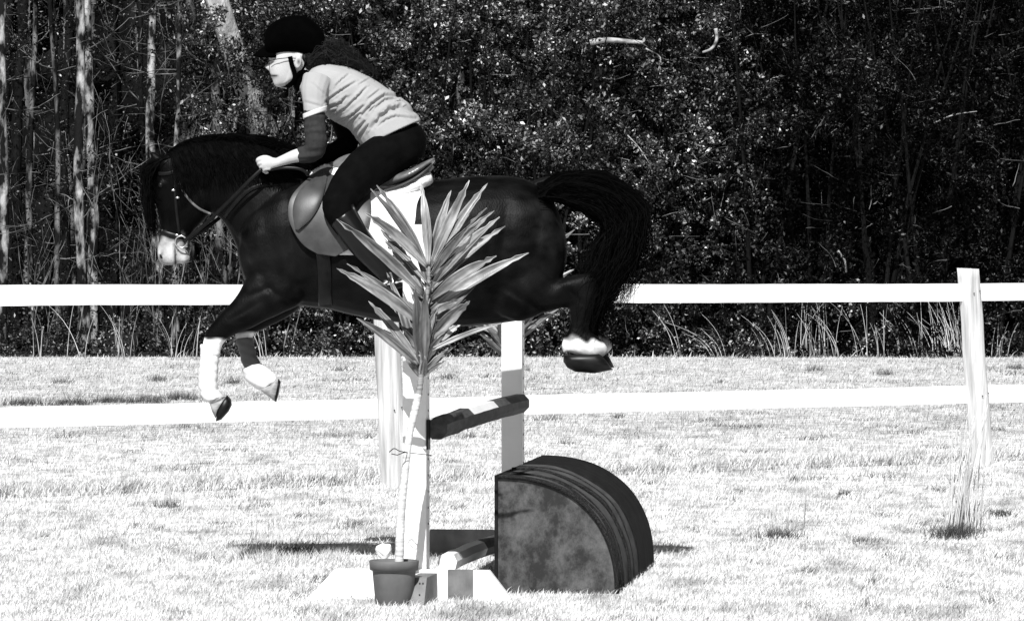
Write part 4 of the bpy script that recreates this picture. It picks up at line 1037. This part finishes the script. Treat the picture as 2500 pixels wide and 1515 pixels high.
tone -= .5*np.exp(-((px-664)/5)**2-((py-151)/2.5)**2)*(ya > .012)*face
tone -= .85*np.exp(-((px-729)/4.5)**2-((py-151)/7)**2)*(ya > .08)*(py < 175)
set_tone(me, np.clip(tone, .06, 1.2)); link('body', me, M['skin'], rider)
# shirt
bm = bmesh.new()
lofts(bm, [(772, 158, 732, 206, .08), (800, 156, 733, 224, .155), (835, 160, 765, 250, .195), (872, 172, 800, 285, .19), (918, 197, 822, 300, .175), (965, 230, 850, 315, .165), (1004, 262, 870, 338, .172), (1028, 294, 886, 362, .190)], HY, 26, 5, 2.3)
limb(bm, [(775, 190, 36, .06, NY+.02), (768, 220, 33, .06, NY-.01), (768, 250, 29, .055, NY-.02), (769, 276, 27.5, .055, NY-.03)], HY)
limb(bm, [(785, 195, 36, .06, FYo-.02), (805, 235, 31, .058, FYo+.01), (825, 270, 28, .055, FYo+.02)], HY)
me = remesh(bm, .0045, 5)
CREASE = [([(796, 248), (832, 222), (868, 201)], 2.6, .010), ([(800, 263), (830, 252), (846, 238)], 3.2, .013), ([(821, 210), (836, 194), (852, 182)], 2.4, .006), ([(840, 270), (874, 235), (896, 214)], 2.6, .010),
          ([(837, 297), (862, 280), (887, 260)], 3.0, .013), ([(852, 303), (880, 276)], 3, .011), ([(884, 282), (908, 254), (940, 232), (977, 235)], 3.0, .013), ([(915, 266), (940, 244), (970, 240)], 2.6, .010),
          ([(899, 242), (927, 220)], 2.2, .007), ([(908, 312), (930, 284), (952, 267), (977, 261), (1010, 272)], 5.0, .018), ([(921, 310), (944, 292), (967, 284), (1016, 290)], 3.0, .009), ([(868, 322), (890, 297)], 2.8, .011),
          ([(877, 338), (899, 304)], 2.8, .011), ([(943, 256), (977, 247), (995, 255)], 2.4, .010), ([(877, 207), (902, 192)], 2, .005), ([(812, 285), (846, 263)], 2.6, .010), ([(800, 276), (822, 270)], 2.6, .010),
          ([(865, 250), (888, 226)], 2, .006), ([(900, 275), (915, 258)], 2, .007), ([(824, 296), (846, 286)], 2.4, .009), ([(746, 250), (790, 262)], 3, .004), ([(764, 205), (790, 230)], 3, .004)]
def fold(v):
    x = 1250+F*v[0]/v[1]; y = 665-F*(v[2]-CAMH)/v[1]; d = 0
    for pts, w, dep in CREASE:
        n = len(pts)-1
        for k in range(n):
            (ax, ay), (bx, by) = pts[k], pts[k+1]; L2 = (bx-ax)**2+(by-ay)**2
            t = max(0, min(1, ((x-ax)*(bx-ax)+(y-ay)*(by-ay))/L2)); ex, ey = x-ax-t*(bx-ax), y-ay-t*(by-ay); q = math.hypot(ex, ey)
            if q > w*5: continue
            g = (k+t)/n; env = math.sin(math.pi*(.08+.84*g))**.6; sg = 1 if (bx-ax)*ey-(by-ay)*ex > 0 else -1
            c = -dep*math.exp(-(q/w)**2)*env
            if sg < 0: c += dep*.55*math.exp(-((q-2.2*w)/(1.4*w))**2)*env
            d = c if abs(c) > abs(d) else d
    return d+.0022*noise.noise(Vector((v[0]*16, v[1]*16, v[2]*16)))
displace(me, fold); link('shirt', me, M['shirt'], rider)
wrist = bmesh.new(); limb(wrist, [(769, 270, 29.5, .059, NY-.03), (769, 282, 29, .058, NY-.03)], HY); 
for v in wrist.verts: v.co.z += (v.co.x-P(769, 276, HY).x)*.35
bm_obj('cuff', wrist, M['cuff'], rider)
bm = bmesh.new()
limb(bm, [(768, 262, 25, .05, NY-.03), (769, 310, 27, .05, NY-.035), (772, 345, 27, .049, NY-.035), (765, 368, 26, .046, NY-.02), (748, 377, 22, .042, NY-.015), (729, 380, 19, .038, NY-.01)], HY)
me = remesh(bm, .006, 3); displace(me, lambda v: .006*noise.noise(Vector((v[0]*9, v[1]*9, v[2]*45)))); link('undersleeve', me, M['sleeve'], rider)
bm = bmesh.new()
limb(bm, [(820, 262, 27, .052, FYo+.02), (842, 312, 28, .052, FYo+.02), (850, 348, 26, .05, FYo), (815, 370, 23, .044, FYo-.03), (765, 390, 19, .038, FYo-.06)], HY)
link('undersleeve', remesh(bm, .008, 3), M['breeches'], rider)
bm = bmesh.new()
lofts(bm, [(1008, 292, 903, 338, .145), (1032, 314, 886, 362, .170), (1043, 345, 890, 395, .185), (1036, 378, 920, 425, .18), (1005, 398, 950, 430, .13)], HY, 24, 4)
for y in (LY, -LY):
    limb(bm, [(985, 350, 56, .09, y*.5), (925, 390, 56, .094, y*.9), (868, 436, 50, .086, y*1.45), (836, 478, 42, .072, y*1.85), (822, 505, 37, .066, y*2.0), (842, 545, 32, .06, y*2.1), (860, 566, 31, .059, y*2.15)], HY, 18)
me = remesh(bm, .008, 4); displace(me, lambda v: .006*noise.noise(Vector((v[0]*14, v[1]*10, v[2]*8)))); link('breeches', me, M['breeches'], rider)
for y in (LY, -LY):
    bm = bmesh.new()
    limb(bm, [(834, 530, 33, .064, y*2.1), (880, 592, 33, .062, y*2.2), (920, 640, 26, .048, y*2.25), (946, 672, 20, .04, y*2.25)], HY, 16)
    footp(bm, y, 2); link('riding_boot', remesh(bm, .007, 3), M['leather_black'] if 'leather_black' in M else M.setdefault('leather_black', mat('leather_black', .002, .004, .3, .3)), rider)
# helmet
bm = bmesh.new()
lofts(bm, [(645, 92, 648, 126, .04), (647, 78, 654, 134, .078), (658, 62, 672, 136, .1), (680, 47, 694, 136, .114), (708, 39, 720, 138, .12), (738, 39, 748, 144, .12), (764, 50, 770, 150, .112), (784, 70, 786, 150, .092), (795, 92, 795, 142, .065), (800, 108, 800, 130, .03)], HY, 28, 5, 2.15)
me = remesh(bm, .006, 4); helmet = link('riding_hat', me, M['velvet'], rider)
bm = bmesh.new(); n = 16; top = []; 
for i in range(n+1):
    a = math.pi*(i/n-.5); row = []
    for j in range(7):
        s = j/6; ext = math.cos(a)*38*s; x = 668-(math.cos(a)*12)-ext+abs(math.sin(a))*6; yv = 113+s*s*19+2*s+abs(math.sin(a))*4
        row.append(P(x, yv, HY+math.sin(a)*(.072-.016*s)))
    top.append(row)
U = [[bm.verts.new(p) for p in row] for row in top]; D_ = [[bm.verts.new(p-Vector((0, 0, .007))) for p in row] for row in top]
for A_ in (U, D_):
    for a, b in zip(A_, A_[1:]):
        for k in range(6): bm.faces.new((a[k], a[k+1], b[k+1], b[k]))
for a, b, c, d in zip(U, U[1:], D_, D_[1:]):
    bm.faces.new((a[6], b[6], d[6], c[6])); bm.faces.new((a[0], b[0], d[0], c[0]))
for e in (0, -1):
    for k in range(6): bm.faces.new((U[e][k], U[e][k+1], D_[e][k+1], D_[e][k]))
bmesh.ops.recalc_face_normals(bm, faces=bm.faces[:]); bm_obj('peak', bm, M['velvet'], helmet)
# harness, collar
for s in (-1, 1):
    strap('chin_strap', [(708, 138, HY+s*.088), (713, 160, HY+s*.084), (720, 182, HY+s*.07), (716, 200, HY+s*.055), (700, 213, HY+s*.02)], .024, M['velvet'], helmet, free=1, side=-s)
    strap('chin_strap', [(748, 142, HY+s*.088), (742, 166, HY+s*.082), (726, 184, HY+s*.07)], .012, M['velvet'], helmet, free=1, side=-s)
bm = bmesh.new(); limb(bm, [(728, 178, 25, .058), (742, 192, 32, .066), (752, 205, 33, .075)], HY, 20); bm_obj('collar', bm, M['velvet'], rider)
bm = bmesh.new(); lofts(bm, [(733, 126, 736, 146, .070), (744, 122, 746, 168, .084), (752, 122, 754, 174, .086), (772, 122, 768, 182, .084), (788, 128, 784, 178, .07), (796, 138, 794, 160, .035)], HY, 18, 4)
me = remesh(bm, .008, 3); displace(me, lambda v: .006*noise.noise(Vector(v)*45)); link('hair', me, M['riderhair'], rider)
# glasses
gl = None; bm = bmesh.new()
for s in (-1, 1):
    c = P(656, 151, HY+s*.03)
    path_tube(bm, [c+Vector((.004*math.cos(a)*-s*.5, math.cos(a)*.024, math.sin(a)*.015)) for a in [2*math.pi*i/20 for i in range(21)]], .0018, 6)
    path_tube(bm, [P(659, 148, HY+s*.055), P(680, 144, HY+s*.078), P(706, 141, HY+s*.085), P(722, 143, HY+s*.085)], .002, 6)
bm_obj('glasses', bm, M['tack'], rider)
# rider hair
S = []; r = random.Random(21)
for _ in range(1500):
    y = HY+r.gauss(0, .04); u = r.random(); k = r.gauss(0, 1)
    pts = [(765+r.uniform(-12, 14), 128+r.uniform(0, 34))]
    L = r.uniform(.35, 1)
    for i in range(1, 9):
        s = i/8*L; cx = 770+s*150; cy = 124+s*2+s*s*54+k*12*math.sin(math.pi*min(1, s+.15)); ph = r.uniform(-1, 1)
        pts.append((cx+8*math.sin(i*2.6+k*5), cy+9*math.cos(i*2.6+k*7)))
    S.append([P(a, b, y+.012*math.sin(i*2+k*4)) for i, (a, b) in enumerate(pts)])
hair('hair', S, M['riderhair'], rider, .0022, 24)
S = []
for _ in range(500):
    x0 = r.uniform(745, 790); y0 = r.uniform(130, 150); y = HY+(-.085+r.gauss(0, .006))
    S.append([P(x0, y0, y), P(x0+8+r.gauss(0, 4), y0+14, y+.01), P(x0+18+r.gauss(0, 5), y0+26+r.gauss(0, 3), y+.03)])
hair('hair', S, M['riderhair'], rider, .002, 6)
